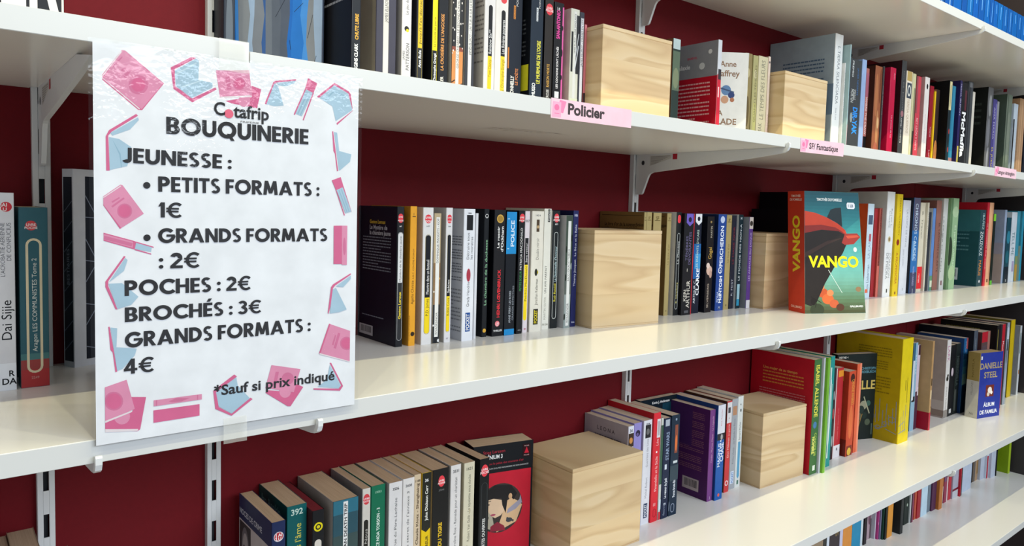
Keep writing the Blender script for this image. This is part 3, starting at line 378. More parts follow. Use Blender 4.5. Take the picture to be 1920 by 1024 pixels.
('p',2208.9,15.7,153.8,150,218,1269.4,0,'8E9CB4','8E9CB4','8C96AC',None,'CDBE9F',0,'pale grey-blue book with sunset cover and small red barcode panel','large-format books at the right of the middle shelf',(('LR',0,1,0,0.4,'A8968E'),('LR',0,1,0.4,0.55,'9A94A0'),('LR',0.05,0.5,0.05,0.2,'B02030'),('LK',0.08,0.46,0.07,0.18,'C9D2D4'))),
('p',2225,34.4,151.8,125,195.6,1269.4,0,'1C4250','1C4250','16323C',None,'CDBE9F',0,'dark teal and black short spine beside white-lettered one','large-format books at the right of the middle shelf',(('R',0,1,0,0.25,'15222E'),('D',0.5,0.7,0.4,0.1,'2E7A90'),('D',0.5,0.4,0.4,0.1,'23606E'),('N','s',0.05,0.3,'D0D8D8'))),
('p',2281.9,44.2,157.4,125,212.5,1269.4,0,'C5CCD4','C5CCD4',None,None,'CDBE9F',0,'white-grey spine with teal capitals reading downward','large-format books at the right of the middle shelf',(('T','TELL ME',0.38,0.72,0.5,'3E6A70',0.5,-1),('R',0.5,0.9,0.15,0.3,'9A90B0'))),
('p',2349.2,24,163,142,216.7,1269.4,0,'3E8CA2','3E8CA2','4A9AB0',None,'CDBE9F',0,'turquoise spine turning sandy ochre at its foot','large-format books at the right of the middle shelf',(('R',0,1,0,0.24,'A88A42'),('R',0,1,0.24,0.36,'7A8A60'))),
('p',2398.7,16,164.1,140.9,217.5,1269.4,0,'2E8CA8','2E8CA8','3A94AC',None,'CDBE9F',0,'last teal book at the right frame edge of middle shelf','large-format books at the right of the middle shelf',(('LR',0,1,0,0.5,'9AB4A8'),)),
('h',17,6,289.5,110.5,258,1573,-2.2922,'4A5A78','4A5A78',None,'5478B0','CDBE9F',1,'big thin book turned outward with icy blue glacier photo, left end of the upper row','crime books on the upper shelf',(('ICE',),)),
('h',-1,13,262,40,240,1573,0,'1C222C','232A36',None,None,'CDBE9F',0,'slim dark booklet beside the wall post, left of glacier hardback','crime books on the upper shelf',(('D',0.5,0.3,0.3,0.2,'5A626C'),)),
('p',102.6,11.3,150,148,236,1573,0,'12151C','12151C','0D1018',None,'CDBE9F',0,'large black book showing printed back cover right of the glacier photo','crime books on the upper shelf',(('T','MARY HIGGINS CLARK',0.039,0.243,0.36,'F2F2F2',0.5,1,2),('T','CHUTE LIBRE',0.261,0.381,0.36,'E0A83A',0.55,1,2),('LL',0.1,0.9,0.45,0.92,16,'8A8E98'),('R',0,0.06,0,1,'3A3D44'))),
('p',154.2,27.5,190,108,178,1573,0,'403E4C','403E4C','C6BEB0',None,'CDBE9F',0,'dark violet paperback with central white strip and cream cover','crime books on the upper shelf',(('R',0.36,0.62,0,1,'DDD8D0'),('T','JAMES ELLROY',0.551,0.707,0.16,'2C2C30',0.5,1))),
('p',189.7,13.6,190,108,178,1573,0,'DDD9D8','DDD9D8','AFAEB4',None,'CDBE9F',0,'white thriller with black and yellow disc on the spine','crime books on the upper shelf',(('C',0.5,0.536,0.24,'23211A'),('C',0.58,0.525,0.15,'E8CE28'),('T','JAMES',0.323,0.383,0.2,'2A2A2E',0.22),('T','PATTERSON',0.255,0.438,0.34,'2A2A2E',0.62),('T','Le jeu du furet',0.634,0.804,0.3,'6A6A70',0.5))),
('p',210.3,10.9,190,108,178,1573,0,'16181E','16181E','12141E',None,'CDBE9F',0,'black paperback with long yellow strip, right of white disc spine','crime books on the upper shelf',(('P',0.22,0.8,0.01,0.95,'2A2A2A'),('R',0.25,0.78,0.422,0.899,'E4BE28'),('T',"Jusqu'à l'an dernier",0.448,0.771,0.32,'2A2410',0.52),('T','Ann Rule',0.285,0.407,0.36,'F0F0F0',0.5,1,1),('O',0.2,0.82,0,0.96,'B09A40',0.03))),
('p',233.1,8.8,190,108,178,1573,0,'15171C','15171C','14161C',None,'CDBE9F',0,'black paperback with bright yellow strip and white author name','crime books on the upper shelf',(('R',0.14,0.92,0.424,0.925,'F0DA10'),('T','Le Concile de pierre',0.449,0.658,0.34,'2A2410',0.52),('T','Christophe Grangé',0.208,0.405,0.4,'F0F0F0',0.55,1,1),('O',0.1,0.95,-0.02,1.02,'D8C820',0.04))),
('p',242.8,15.2,190,108,178,1573,0,'15161B','15161B',None,None,'CDBE9F',0,'black paperback with copper orange title letters','crime books on the upper shelf',(('T',"LA CROISIÈRE DE L'ANGOISSE",0.294,0.692,0.3,'E09A50',0.42,1,1),('T','ADLER',0.161,0.25,0.3,'E8E4DC',0.42,1,1))),
('p',264.1,17.6,190,108,178,1573,0,'2A2A2C','2A2A2C','B9B7B6',None,'CDBE9F',0,'paperback with snowy night and orange photo around white strip','crime books on the upper shelf',(('R',0,1,0.107,0.45,'D08A50'),('R',0,1,0.45,0.48,'8A4A3A'),('D',0.12,0.45,0.05,0.008,'E4DCD4'),('D',0.666,0.5,0.05,0.008,'E4DCD4'),('D',0.432,0.55,0.05,0.008,'E4DCD4'),('D',0.198,0.6,0.05,0.008,'E4DCD4'),('D',0.744,0.65,0.05,0.008,'E4DCD4'),('D',0.51,0.7,0.05,0.008,'E4DCD4'),('D',0.276,0.75,0.05,0.008,'E4DCD4'),('D',0.822,0.8,0.05,0.008,'E4DCD4'),('D',0.588,0.85,0.05,0.008,'E4DCD4'),('D',0.354,0.9,0.05,0.008,'E4DCD4'),('D',0.12,0.95,0.05,0.008,'E4DCD4'),('D',0.05,0.43,0.04,0.006,'D8D0CC'),('D',0.92,0.475,0.04,0.006,'D8D0CC'),('D',0.15,0.52,0.04,0.006,'D8D0CC'),('D',0.82,0.565,0.04,0.006,'D8D0CC'),('D',0.05,0.61,0.04,0.006,'D8D0CC'),('D',0.92,0.655,0.04,0.006,'D8D0CC'),('D',0.15,0.7,0.04,0.006,'D8D0CC'),('D',0.82,0.745,0.04,0.006,'D8D0CC'),('D',0.05,0.79,0.04,0.006,'D8D0CC'),('D',0.92,0.835,0.04,0.006,'D8D0CC'),('D',0.15,0.88,0.04,0.006,'D8D0CC'),('D',0.82,0.925,0.04,0.006,'D8D0CC'),('R',0.34,0.62,0,1,'DEDAD4'),('T','GEORGE CHESBRO - LE SECOND CAVALIER',0.327,0.854,0.2,'3A3634',0.5),('X',0.02,0.22,0.3,0.24,1.5,'4A2A1A'),('X',0.02,0.05,0.3,0.1,1.5,'4A2A1A'),('X',0.66,0.2,0.98,0.22,1.5,'4A2A1A'))),
('p',285.2,14.7,190,108,178,1573,0,'3A3B42','3A3B42','BDBBBC',None,'CDBE9F',0,'charcoal paperback with white strip, right of snowy photo spine','crime books on the upper shelf',(('R',0.3,0.68,0,1,'DEDCD8'),('T','JAMES ELLROY - UN TUEUR SUR LA ROUTE',0.438,0.892,0.28,'2C2C30',0.5))),
('p',315.6,18.2,190,108,178,1573,0,'DAD7D6','DAD7D6','C4C0C0',None,'CDBE9F',0,'white paperback with black-over-yellow band, grey printed cover','crime books on the upper shelf',(('P',0.36,0.72,0.12,0.838,'1A1A1C'),('R',0.36,0.72,0.12,0.459,'EBCB28'),('T','Rainbow Six**',0.477,0.655,0.26,'E8E8E8',0.54),('T','Tom Clancy',0.302,0.435,0.26,'8A7410',0.54),('LL',0.5,0.98,0.4,0.95,16,'8A8688'))),
('p',334.3,21.2,190,108,178,1573,0,'DEDAD6','DEDAD6',None,None,'CDBE9F',0,'white paperback with black-over-yellow band and red mark, left of dark blue','crime books on the upper shelf',(('P',0.45,0.78,0.113,0.822,'1A1A1C'),('R',0.45,0.78,0.113,0.475,'E8CC34'),('T','Les Rivières pourpres',0.494,0.749,0.24,'E8E8E8',0.62),('T','J. Christophe Grangé',0.214,0.452,0.24,'8A7410',0.62),('C',0.62,0.9,0.24,'D8474C'))),
('p',356.1,24.7,190,108,179,1573,0,'1A202C','1A202C','D0CCC8',None,'CDBE9F',0,'thick midnight blue paperback with orange tabs, white and copper capitals','crime books on the upper shelf',(('R',0,0.1,0.392,0.55,'C87A38'),('T','CONNELLY',0.186,0.341,0.24,'E8E4DC',0.35,1,2),('T','LE POÈTE',0.274,0.4,0.2,'C87A48',0.66,1,1),('R',0.36,0.5,0.772,0.874,'D88A3A'),('R',0.54,0.64,0.88,1,'15181F'),('T','POINTS',0.873,0.973,0.14,'E0E0E0',0.6),('T','POLICIER',0.776,0.869,0.11,'4A2A10',0.43))),
('p',386.4,22.6,178,108,179,1573,0,'1C2836','1C2836','0E1118',None,'CDBE9F',0,'navy paperback with acid yellow square on its cover and yellow title','crime books on the upper shelf',(('T','MUSSO',0.196,0.299,0.26,'E4E6E4',0.32,1,2),('T',"LE MURMURE DE L'OGRE",0.299,0.627,0.28,'D8D048',0.66,1,2),('R',0.42,0.56,0.774,0.877,'D8DCE0'),('T','POLICIER',0.778,0.871,0.11,'2A3038',0.49),('R',0.6,0.72,0.86,1,'15181F'),('T','POINTS',0.875,0.968,0.12,'E0E0E0',0.66),('LR',0.45,0.97,0.24,0.44,'BDBA2A'),('LL',0.1,0.9,0.5,0.8,9,'4A4E56'),('LL',0.3,0.9,0.02,0.2,6,'6A6E76'))),
('p',422.5,15.9,190,108,179.4,1573,0,'2A2522','2A2522','10141E',None,'CDBE9F',0,'dark brown paperback with gold title and red oval near the top','crime books on the upper shelf',(('D',0.5,0.91,0.42,0.045,'E0424C'),('N','LIVRE',0.92,0.2,'F0E0E0'),('N','POCHE',0.9,0.2,'F0E0E0'),('T','RAISON MORTE',0.3,0.481,0.32,'C89A48',0.5,1,1),('T','CROSS',0.199,0.279,0.3,'D8D4CC',0.5,1,1))),
('p',440.5,18.3,190,108,176.4,1573,0,'17171A','17171A',None,'D8509A','CDBE9F',0,'black paperback with hot pink title and pink right edge','crime books on the upper shelf',(('R',0.84,1,0,0.97,'D860A0'),('D',0.86,0.8,0.08,0.02,'17171A'),('D',0.86,0.6,0.08,0.03,'17171A'),('D',0.86,0.4,0.08,0.02,'17171A'),('D',0.86,0.2,0.08,0.03,'17171A'),('T','SAN-ANTONIO',0.708,0.938,0.36,'E04A9C',0.4,1,2),('T','LES COCHONS SONT LÂCHÉS',0.306,0.643,0.22,'E4E0E0',0.4,1,1),('R',0.2,0.65,0.227,0.28,'DEDEDE'),('N','14',0.95,0.24,'D0D0D0',0.4))),
('p',472.9,17.4,190,108,173.4,1573,0,'CFCFC0','CFCFC0','C8C6BE',None,'CDBE9F',0,'cream paperback with jagged black ink strokes, second from the crate','crime books on the upper shelf',(('R',0.1,0.32,0.473,0.809,'2A2A2C'),('R',0.55,0.98,0.46,0.951,'2C2E32'),('R',0.36,0.66,0.2,0.98,'D8D8D2'),('T','JAMES ELLROY - LUNE SANGLANTE',0.63,0.96,0.2,'4A4A48',0.5),('R',0.1,1,0,0.25,'D8DCBE'),('X',0.6,0.5,0.95,0.7,1.6,'C8CCD0'),('X',0.6,0.6,0.95,0.8,1.2,'C8CCD0'))),
('p',491.4,8.8,190,108,171.4,1573,0,'3A3C46','3A3C46',None,None,'CDBE9F',0,'dark paperback with white strip lettering, leaning against pinkish thin book','crime books on the upper shelf',(('R',0.25,0.85,0,0.95,'DCDCE0'),('T','JAMES ELLROY - CRIMES EN SÉRIE',0.536,0.959,0.4,'2C2C30',0.55))),
('p',504.3,5,193,108,156,1573,0,'C87078','C87078',None,None,'CDBE9F',0,'thin pink and black booklet touching the wooden crate','crime books on the upper shelf',(('R',0,1,0,0.35,'3A2A30'),)),
('p',725.8,19.3,205,98,174.8,1573,0,'2C3A36','2C3A36','7A5A40',None,'C8B898',0,'dark green book with misty photo spine, peeking right of a crate','science fiction books on the upper shelf',(('R',0,1,0.5,0.88,'5A6A58'),('R',0,1,0.9,1,'B4C4C4'),('D',0.5,0.62,0.4,0.1,'7A8468'),('D',0.5,0.15,0.4,0.08,'151A1C'),('X',0.2,0.05,0.9,0.2,0.8,'C8D0D0'))),
('p',797.5,10.7,165,118,177.6,1573,0,'8A8C94','C9CBD0','84868E',None,'CDBE9F',0,'grey and red paperback with white printed back cover text','science fiction books on the upper shelf',(('R',0,1,0,0.67,'C8283C'),('R',0.2,1,0.62,0.72,'3A3438'),('R',0.3,0.6,0.45,0.55,'F0C8C8'),('LR',0,1,0.12,0.66,'B01228'),('LT','galaxie',0.25,0.78,8,'D8DADE'),('LT','BAREVEL',0.45,0.86,4,'B04058'),('LL',0.12,0.88,0.2,0.62,11,'D8A0A4'),('LD',0.72,0.77,6,'C8CCD0'),('LD',0.86,0.9,4,'D8DADE'))),
('p',817.5,14,233.2,97,168,1573,-2.2143,'DCD9D2','DCD9D2',None,None,'CDBE9F',0,'white paperback turned outward with brown serif title and small dragon rider picture','science fiction books on the upper shelf',(('FT','Anne',0.62,0.88,10,'8A6A50'),('FT','McCaffrey',0.52,0.78,11,'8A6A50'),('FT','LA',0.48,0.36,9,'8A6A50'),('FT','BALLADE',0.5,0.27,11,'8A6A50'),('FT','de PERN',0.5,0.17,11,'8A6A50'),('FD',0.6,0.6,9,'5A7AA0'),('FD',0.7,0.55,6,'2A3A6A'),('FD',0.58,0.5,7,'C09070'),('FD',0.72,0.5,4,'A86A4A'),('FX',0.5,0.62,0.75,0.58,2.5,'3A4A6A'))),
('p',920.6,20.7,192,108,178.2,1573,0,'8A7A52','8A7A52',None,None,'CDBE9F',0,'brownish aged paperback with cracked spine beside white turned cover','science fiction books on the upper shelf',(('D',0.4,0.8,0.3,0.05,'B0A47A'),('D',0.5,0.4,0.25,0.16,'5E4E30'),('D',0.6,0.15,0.25,0.08,'70603A'),('D',0.3,0.6,0.2,0.06,'A8986A'))),
('p',941.7,16,190,108,176.8,1573,0,'A6A070','A6A070',None,None,'CDBE9F',0,'olive yellow paperback with worn spine, right of the brownish one','science fiction books on the upper shelf',(('R',0.3,0.9,0.02,0.5,'B4B070'),('D',0.5,0.8,0.3,0.05,'C0B890'),('T','QUAND LES TÉNÈBRES',0.3,0.9,0.34,'6A6448',0.6))),
('p',958,30.4,189,108,178.2,1573,0,'C9C0A0','C9C0A0',None,None,'CDBE9F',0,'wide cream paperback with large faded grey capitals','science fiction books on the upper shelf',(('T','C SIMAK',0.1,0.3,0.4,'6E6C5C',0.4),('T','LE TEMPS DES FLEURS',0.34,0.96,0.42,'7A7866',0.5))),
('p',988.8,7.3,188,108,181,1573,0,'D8C4B4','D8C4B4',None,None,'CDBE9F',0,'thin pinkish cream spine touching the smaller crate','science fiction books on the upper shelf',(('T','Les Marteaux',0.1,0.4,0.6,'B08A84',0.5),('C',0.5,0.94,0.3,'4A4A50'))),
('h',1176.2,31.3,156,148,251.3,1573,0,'D9DBDA','D9DBDA','93A3B0',None,'CDBE9F',1,'tall pale blue-white hardback with grey printed cover behind smaller crate','foreign language books on the upper shelf',(('T','L TIERRA SILENCIADA',0.439,0.902,0.34,'6A7078',0.5,-1),('T','Jose Luna',0.31,0.409,0.2,'8A9098',0.5,-1),('LL',0.22,0.85,0.6,0.82,7,'4A627C'),('LR',0,1,0.35,0.6,'6A8098'))),
('p',1207.9,3,150,125,195.6,1573,0,'DBDCDA','DBDCDA',None,None,'CDBE9F',0,'small white spine between tall pale hardback and pale teal spine','foreign language books on the upper shelf',(('T','Carlos Ruiz',0.5,0.9,0.3,'6A6A70',0.5,-1),('T','novela corta',0.1,0.45,0.24,'6A6A70',0.5,-1))),
('p',1211.3,3.8,142,150,232.2,1573,0,'9FB9BC','9FB9BC',None,None,'CDBE9F',0,'pale teal tall spine left of charcoal book with blue capitals','foreign language books on the upper shelf',(('R',0.3,0.7,0.55,0.95,'7FA0A4'),('R',0.2,0.9,0.05,0.3,'B8A0A4'))),
('p',1224.4,46.2,146,125,207.2,1573,0,'3A3D40','3A3D40',None,None,'CDBE9F',0,'charcoal book with bright blue downward capitals at the foot','foreign language books on the upper shelf',(('T','DIR-YAK',0.254,0.527,0.42,'2E8AE0',0.6,-1,2),('T','JAVIER NEGRETE',0.65,0.92,0.14,'3A6AA0',0.7,-1),('T','MORTEN',0.57,0.7,0.25,'C8CCC8',0.25,-1),('T','STROLLE',0.6,0.7,0.22,'C8CCC8',0.45,-1),('T','PREMIO',0.82,0.98,0.14,'E0E4E4',0.22,-1),('D',0.25,0.42,0.12,0.05,'8A9698'))),
('p',1281.4,19.2,150,125,214.1,1573,0,'8FA6CC','8FA6CC',None,None,'CDBE9F',0,'smooth light blue spine right of charcoal book','foreign language books on the upper shelf',()),
('p',1332.3,13.4,165,125,204.4,1573,0,'B06A64','B06A64',None,None,'CDBE9F',0,'thin spine of reddish photo with white capitals and black foot','foreign language books on the upper shelf',(('R',0,1,0,0.28,'16161A'),('R',0,1,0.7,0.95,'A86070'),('T','WHERE THE CRAW',0.3,0.7,0.6,'F0E0DC',0.5,-1),('T','DEL',0.05,0.15,0.5,'B0A080',0.5,-1))),
('p',1346.1,32,152,125,210.8,1573,0,'8E5236','8E5236','3C2016',None,'CDBE9F',0,'copper-brown spine like folded cloth, dark brown cover','foreign language books on the upper shelf',(('D',0.3,0.7,0.22,0.22,'A86A44'),('D',0.6,0.35,0.18,0.2,'B07A50'),('D',0.7,0.42,0.14,0.06,'D0A878'),('D',0.5,0.1,0.3,0.12,'A45A44'),('D',0.8,0.8,0.12,0.18,'6E3A24'))),
('p',1378.5,6.7,150,125,213.1,1573,0,'3A3638','3A3638',None,None,'CDBE9F',0,'thin dark grey spine against a crimson hardback','foreign language books on the upper shelf',(('T','una historia',0.5,0.8,0.34,'A09A98',0.5,-1),('C',0.5,0.04,0.4,'D8D8D8'))),
('h',1414.4,26.3,150,150,216.4,1573,0,'B4103C','B4103C','A00C34',None,'CDBE9F',1,'crimson rounded hardback with small white lettering','foreign language books on the upper shelf',(('T','Un puente de luz',0.281,0.512,0.22,'E0A0B0',0.6,-1),('T','Ana',0.88,0.95,0.2,'E0A0B0',0.7,-1))),
('p',1469.4,23.3,150,150,239.7,1573,0,'3C3E40','3C3E40','30141A',None,'CDBE9F',0,'tall dark grey spine with maroon shaded cover','foreign language books on the upper shelf',(('T','Luna: nueva',0.221,0.48,0.34,'C8C8C4',0.5,-1),('T','Ian M. Donald',0.5,0.9,0.2,'7A7878',0.5,-1),('D',0.5,0.5,0.3,0.03,'9A6A70'))),
('p',1494.3,32.2,150,150,219.8,1573,0,'DDD2C0','DDD2C0',None,None,'CDBE9F',0,'cream spine with dark portrait emblem near the top','foreign language books on the upper shelf',(('R',0.15,0.9,0.72,0.88,'3A4450'),('D',0.52,0.8,0.28,0.06,'D0D0C8'),('D',0.52,0.8,0.16,0.04,'3A4450'),('R',0.1,0.9,0.9,1,'B49A5C'),('T','TERESA QUEIROZ',0.353,0.715,0.34,'B09A80',0.5,-1),('R',0.3,0.6,0.03,0.06,'C05A3A'))),
('p',1551.9,17.3,160,145,222.4,1573,0,'C9C49A','C9C49A',None,None,'CDBE9F',0,'pale yellow-green spine with dark speckled right side','foreign language books on the upper shelf',(('R',0.5,1,0,0.85,'8A8468'),('R',0.6,1,0.1,0.4,'3E3A34'))),
('p',1569.6,24.1,158,147,218.7,1573,0,'C2404E','C2404E','4A4444',None,'CDBE9F',0,'rose red spine with pale lettering','foreign language books on the upper shelf',(('T','REY LEÓN Y NIEVE',0.2,0.55,0.4,'E8B4B4',0.5,-1),('R',0,0.3,0.6,1,'8A4A50'))),
('p',1610.8,25.4,156,149,222,1573,0,'DBD4D0','DBD4D0','C29A9A',None,'CDBE9F',0,'white rounded spine with pinkish cover and black mark at top','foreign language books on the upper shelf',(('D',0.5,0.9,0.18,0.03,'15181F'),('T','cuentos completos',0.2,0.6,0.3,'B8B0B0',0.5,-1))),
('p',1672,21.4,168,125,209.9,1573,0,'8C1428','8C1428',None,None,'CDBE9F',0,'dark red short spine left of a thin yellow one','foreign language books on the upper shelf',(('T','NADA',0.4,0.52,0.4,'D0A0A8',0.6,-1),('T','Laforet',0.05,0.25,0.3,'D0A0A8',0.6,-1))),
('p',1693.7,6.8,165,125,198.3,1573,0,'E0B81C','E0B81C',None,None,'CDBE9F',0,'thin yellow spine with orange shape beside it','foreign language books on the upper shelf',()),
('p',1721.1,19.4,172,125,207.1,1573,0,'3A2A26','3A2A26','B8784A',None,'CDBE9F',0,'dark brown spine bearing an orange curved shape','foreign language books on the upper shelf',(('D',0.5,0.25,0.5,0.14,'C88048'),)),
('p',1740.9,15.1,150,150,229.8,1573,0,'1C2A30','1C2A30','0B0C0E',None,'CDBE9F',0,'black book with cream title block at the spine top','foreign language books on the upper shelf',(('R',0,1,0.68,0.99,'D2C898'),('R',0.3,0.7,0.72,0.95,'A8A078'),('R',0,0.6,0,0.3,'183038'),('D',0.7,0.08,0.2,0.03,'A83A3A'),('D',0.7,0.25,0.2,0.03,'A83A3A'),('D',0.7,0.45,0.2,0.03,'A83A3A'))),
('p',1784.6,22.1,160,145,223.2,1573,0,'3A86A4','3A86A4',None,None,'CDBE9F',0,'teal blue spine turning pink near its foot','foreign language books on the upper shelf',(('R',0,1,0,0.18,'A87A74'),('R',0,0.4,0.18,1,'2E7896'))),
('p',1807.1,12.8,150,150,238.1,1573,0,'2A2458','2A2458','201C4C',None,'CDBE9F',0,'navy violet book with small white and yellow spine lettering','foreign language books on the upper shelf',(('T','MISHA GLENNY',0.623,0.965,0.5,'C8C4D8',0.5,-1),('R',0.2,0.9,0,0.3,'B8A84A'))),
('p',1821.6,38.7,150,150,235.9,1573,0,'1E1F24','1E1F24',None,None,'CDBE9F',0,'black book with huge white rotated capitals on the spine','foreign language books on the upper shelf',(('T','McMaffia',0.191,0.681,0.6,'F0F0F0',0.5,-1,2),('R',0.5,0.8,0.7,0.92,'5A2A34'))),
('p',1868.5,29.7,152,150,244.3,1573,0,'3E4146','3E4146',None,None,'CDBE9F',0,'dark slate spine right of the huge white capitals','foreign language books on the upper shelf',(('R',0.1,0.4,0,1,'2A2C30'),('R',0.2,0.8,0.94,0.99,'6A6C70'))),
('p',1936.9,15.7,165,140,226.8,1573,0,'CFC8BC','CFC8BC',None,None,'CDBE9F',0,'thin ivory spine curving slightly, left of wide black cover','foreign language books on the upper shelf',()),
('p',2002.3,37.5,150,150,246.4,1573,0,'5C5C5E','5C5C5E','131514',None,'CDBE9F',0,'wide black-covered book with grey marbled spine','foreign language books on the upper shelf',(('D',0.5,0.8,0.3,0.12,'8A8A8A'),('D',0.4,0.5,0.3,0.16,'74747A'),('D',0.6,0.2,0.3,0.14,'8A8A90'),('LL',0.3,0.9,0.5,0.85,5,'2E3430'),('R',0.7,0.9,0.1,0.9,'48484C'))),
('p',2090,28.9,165,140,225.1,1573,0,'4A447E','4A447E',None,None,'CDBE9F',0,'short violet spine with yellow lettering','foreign language books on the upper shelf',(('T','EL JUEGO',0.1,0.4,0.5,'C8B84A',0.5,-1),('R',0.6,1,0.1,0.95,'6A64A0'),('T','ANA MARÍA',0.5,0.9,0.34,'B8B4D0',0.4,-1))),
('p',2121.7,14.2,165,140,221.8,1573,0,'8A8A90','8A8A90',None,None,'CDBE9F',0,'thin grey spine beside a dark green book','foreign language books on the upper shelf',()),
('p',2149.1,41.5,150,150,244.7,1573,0,'6A7466','6A7466','3E4A40',None,'CDBE9F',0,'dark green book with worn grey-green spine','foreign language books on the upper shelf',(('D',0.5,0.5,0.3,0.3,'7A8274'),('R',0.1,0.3,0,1,'525C50'))),
('p',2241.9,33.1,160,145,228.9,1573,0,'B4C0CC','B4C0CC',None,None,'CDBE9F',0,'pale ice-blue spine with thin black neighbour stripe','foreign language books on the upper shelf',(('R',0,0.3,0,0.8,'17181A'),('R',0.05,0.25,0.02,0.12,'E0E0E0'))),
('h',2275.4,45,155,150,247.7,1573,0,'A88464','A88464',None,None,'CDBE9F',1,'tan leather-like rounded spine at the right end of upper shelf','foreign language books on the upper shelf',(('R',0.35,0.5,0,1,'C09A78'),('R',0.75,0.95,0,1,'B89070'))),
('p',2351,26,160,145,238.1,1573,0,'1E2230','1E2230',None,None,'CDBE9F',0,'near-black spine cut by the right frame edge, after tan spine','foreign language books on the upper shelf',()),
('p',1583.2,41.8,130,105,157,1877.4,0,'08488E','08488E',None,None,'D8CCB0',0,'leftmost, darkest blue spine just above the shelf edge on the highest shelf','matching blue paperbacks on the highest shelf',(('R',0.55,0.66,0.55,0.95,'8FB8E8'),)),
('p',1629.5,43.2,130,105,157,1877.4,0,'0850A4','0850A4',None,None,'D8CCB0',0,'second blue spine from the left, cut off by the frame on the highest shelf','matching blue paperbacks on the highest shelf',(('R',0.55,0.66,0.55,0.95,'8FB8E8'),)),
('p',1677.4,47.9,130,105,157,1877.4,0,'0858A8','0858A8',None,None,'D8CCB0',0,'third blue spine, wide and dark on the highest shelf','matching blue paperbacks on the highest shelf',(('R',0.5,0.6,0.74,0.95,'6AA6E4'),('R',0.52,0.6,0.46,0.5,'5A98DC'))),
('p',1730,29.6,130,105,157,1877.4,0,'084C9A','084C9A',None,None,'D8CCB0',0,'fourth blue spine, without white marks on the highest shelf','matching blue paperbacks on the highest shelf',()),
('p',1764.1,33.8,130,105,157,1877.4,0,'0A5EA8','0A5EA8',None,None,'D8CCB0',0,'fifth blue spine, with one short white mark on the highest shelf','matching blue paperbacks on the highest shelf',(('R',0.5,0.6,0.62,0.95,'6AA6E4'),('R',0.52,0.6,0.41,0.5,'5A98DC'))),
('p',1802.5,31.2,130,105,157,1877.4,0,'0854A8','0854A8',None,None,'D8CCB0',0,'sixth blue spine, brighter with a white line on the highest shelf','matching blue paperbacks on the highest shelf',(('R',0.5,0.6,0.8,0.95,'6AA6E4'),('R',0.52,0.6,0.46,0.5,'5A98DC'))),
('p',1838.4,35.5,130,105,157,1877.4,0,'084E9C','084E9C',None,None,'D8CCB0',0,'seventh blue spine above the bracket tip on the highest shelf','matching blue paperbacks on the highest shelf',(('R',0.5,0.6,0.74,0.95,'6AA6E4'),('R',0.52,0.6,0.36,0.5,'5A98DC'))),
('p',1878.9,32.8,130,105,157,1877.4,0,'085AAA','085AAA',None,None,'D8CCB0',0,'eighth blue spine, right of the bracket tip on the highest shelf','matching blue paperbacks on the highest shelf',(('R',0.5,0.6,0.68,0.95,'6AA6E4'),('R',0.52,0.6,0.41,0.5,'5A98DC'))),
('p',1916.4,22.3,130,105,157,1877.4,0,'0850A2','0850A2',None,None,'D8CCB0',0,'ninth blue spine, before a dark gap on the highest shelf','matching blue paperbacks on the highest shelf',(('R',0.5,0.6,0.62,0.95,'6AA6E4'),('R',0.52,0.6,0.46,0.5,'5A98DC'))),
('p',1943.5,26.5,130,105,157,1877.4,0,'0856A8','0856A8',None,None,'D8CCB0',0,'tenth blue spine, after the dark gap on the highest shelf','matching blue paperbacks on the highest shelf',(('R',0.5,0.6,0.8,0.95,'6AA6E4'),('R',0.52,0.6,0.36,0.5,'5A98DC'))),
('p',1975,31,130,105,157,1877.4,0,'0A5EAA','0A5EAA',None,None,'D8CCB0',0,'eleventh blue spine with two white lines on the highest shelf','matching blue paperbacks on the highest shelf',(('R',0.5,0.6,0.74,0.95,'6AA6E4'),('R',0.52,0.6,0.41,0.5,'5A98DC'))),
('p',2011.2,31.7,130,105,157,1877.4,0,'0854A2','0854A2',None,None,'D8CCB0',0,'twelfth blue spine, its cream page top just in view on the highest shelf','matching blue paperbacks on the highest shelf',(('R',0.5,0.6,0.68,0.95,'6AA6E4'),('R',0.52,0.6,0.46,0.5,'5A98DC'))),
('p',2048.2,32.5,130,105,157,1877.4,0,'08509E','08509E',None,None,'D8CCB0',0,'thirteenth blue spine with stepped page top on the highest shelf','matching blue paperbacks on the highest shelf',(('R',0.5,0.6,0.62,0.95,'6AA6E4'),('R',0.52,0.6,0.36,0.5,'5A98DC'))),
('p',2086,33.2,130,105,157,1877.4,0,'0858A6','0858A6',None,None,'D8CCB0',0,'fourteenth blue spine, page top lower still on the highest shelf','matching blue paperbacks on the highest shelf',(('R',0.5,0.6,0.8,0.95,'6AA6E4'),('R',0.52,0.6,0.41,0.5,'5A98DC'))),
('p',2124.8,29.8,130,105,157,1877.4,0,'0854A2','0854A2',None,None,'D8CCB0',0,'fifteenth blue spine near the right frame edge on the highest shelf','matching blue paperbacks on the highest shelf',(('R',0.5,0.6,0.74,0.95,'6AA6E4'),('R',0.52,0.6,0.46,0.5,'5A98DC'))),
('p',2160.1,30.4,130,105,157,1877.4,0,'0858A8','0858A8',None,None,'D8CCB0',0,'sixteenth blue spine, cut by the right frame edge on the highest shelf','matching blue paperbacks on the highest shelf',(('R',0.5,0.6,0.68,0.95,'6AA6E4'),('R',0.52,0.6,0.36,0.5,'5A98DC'))),
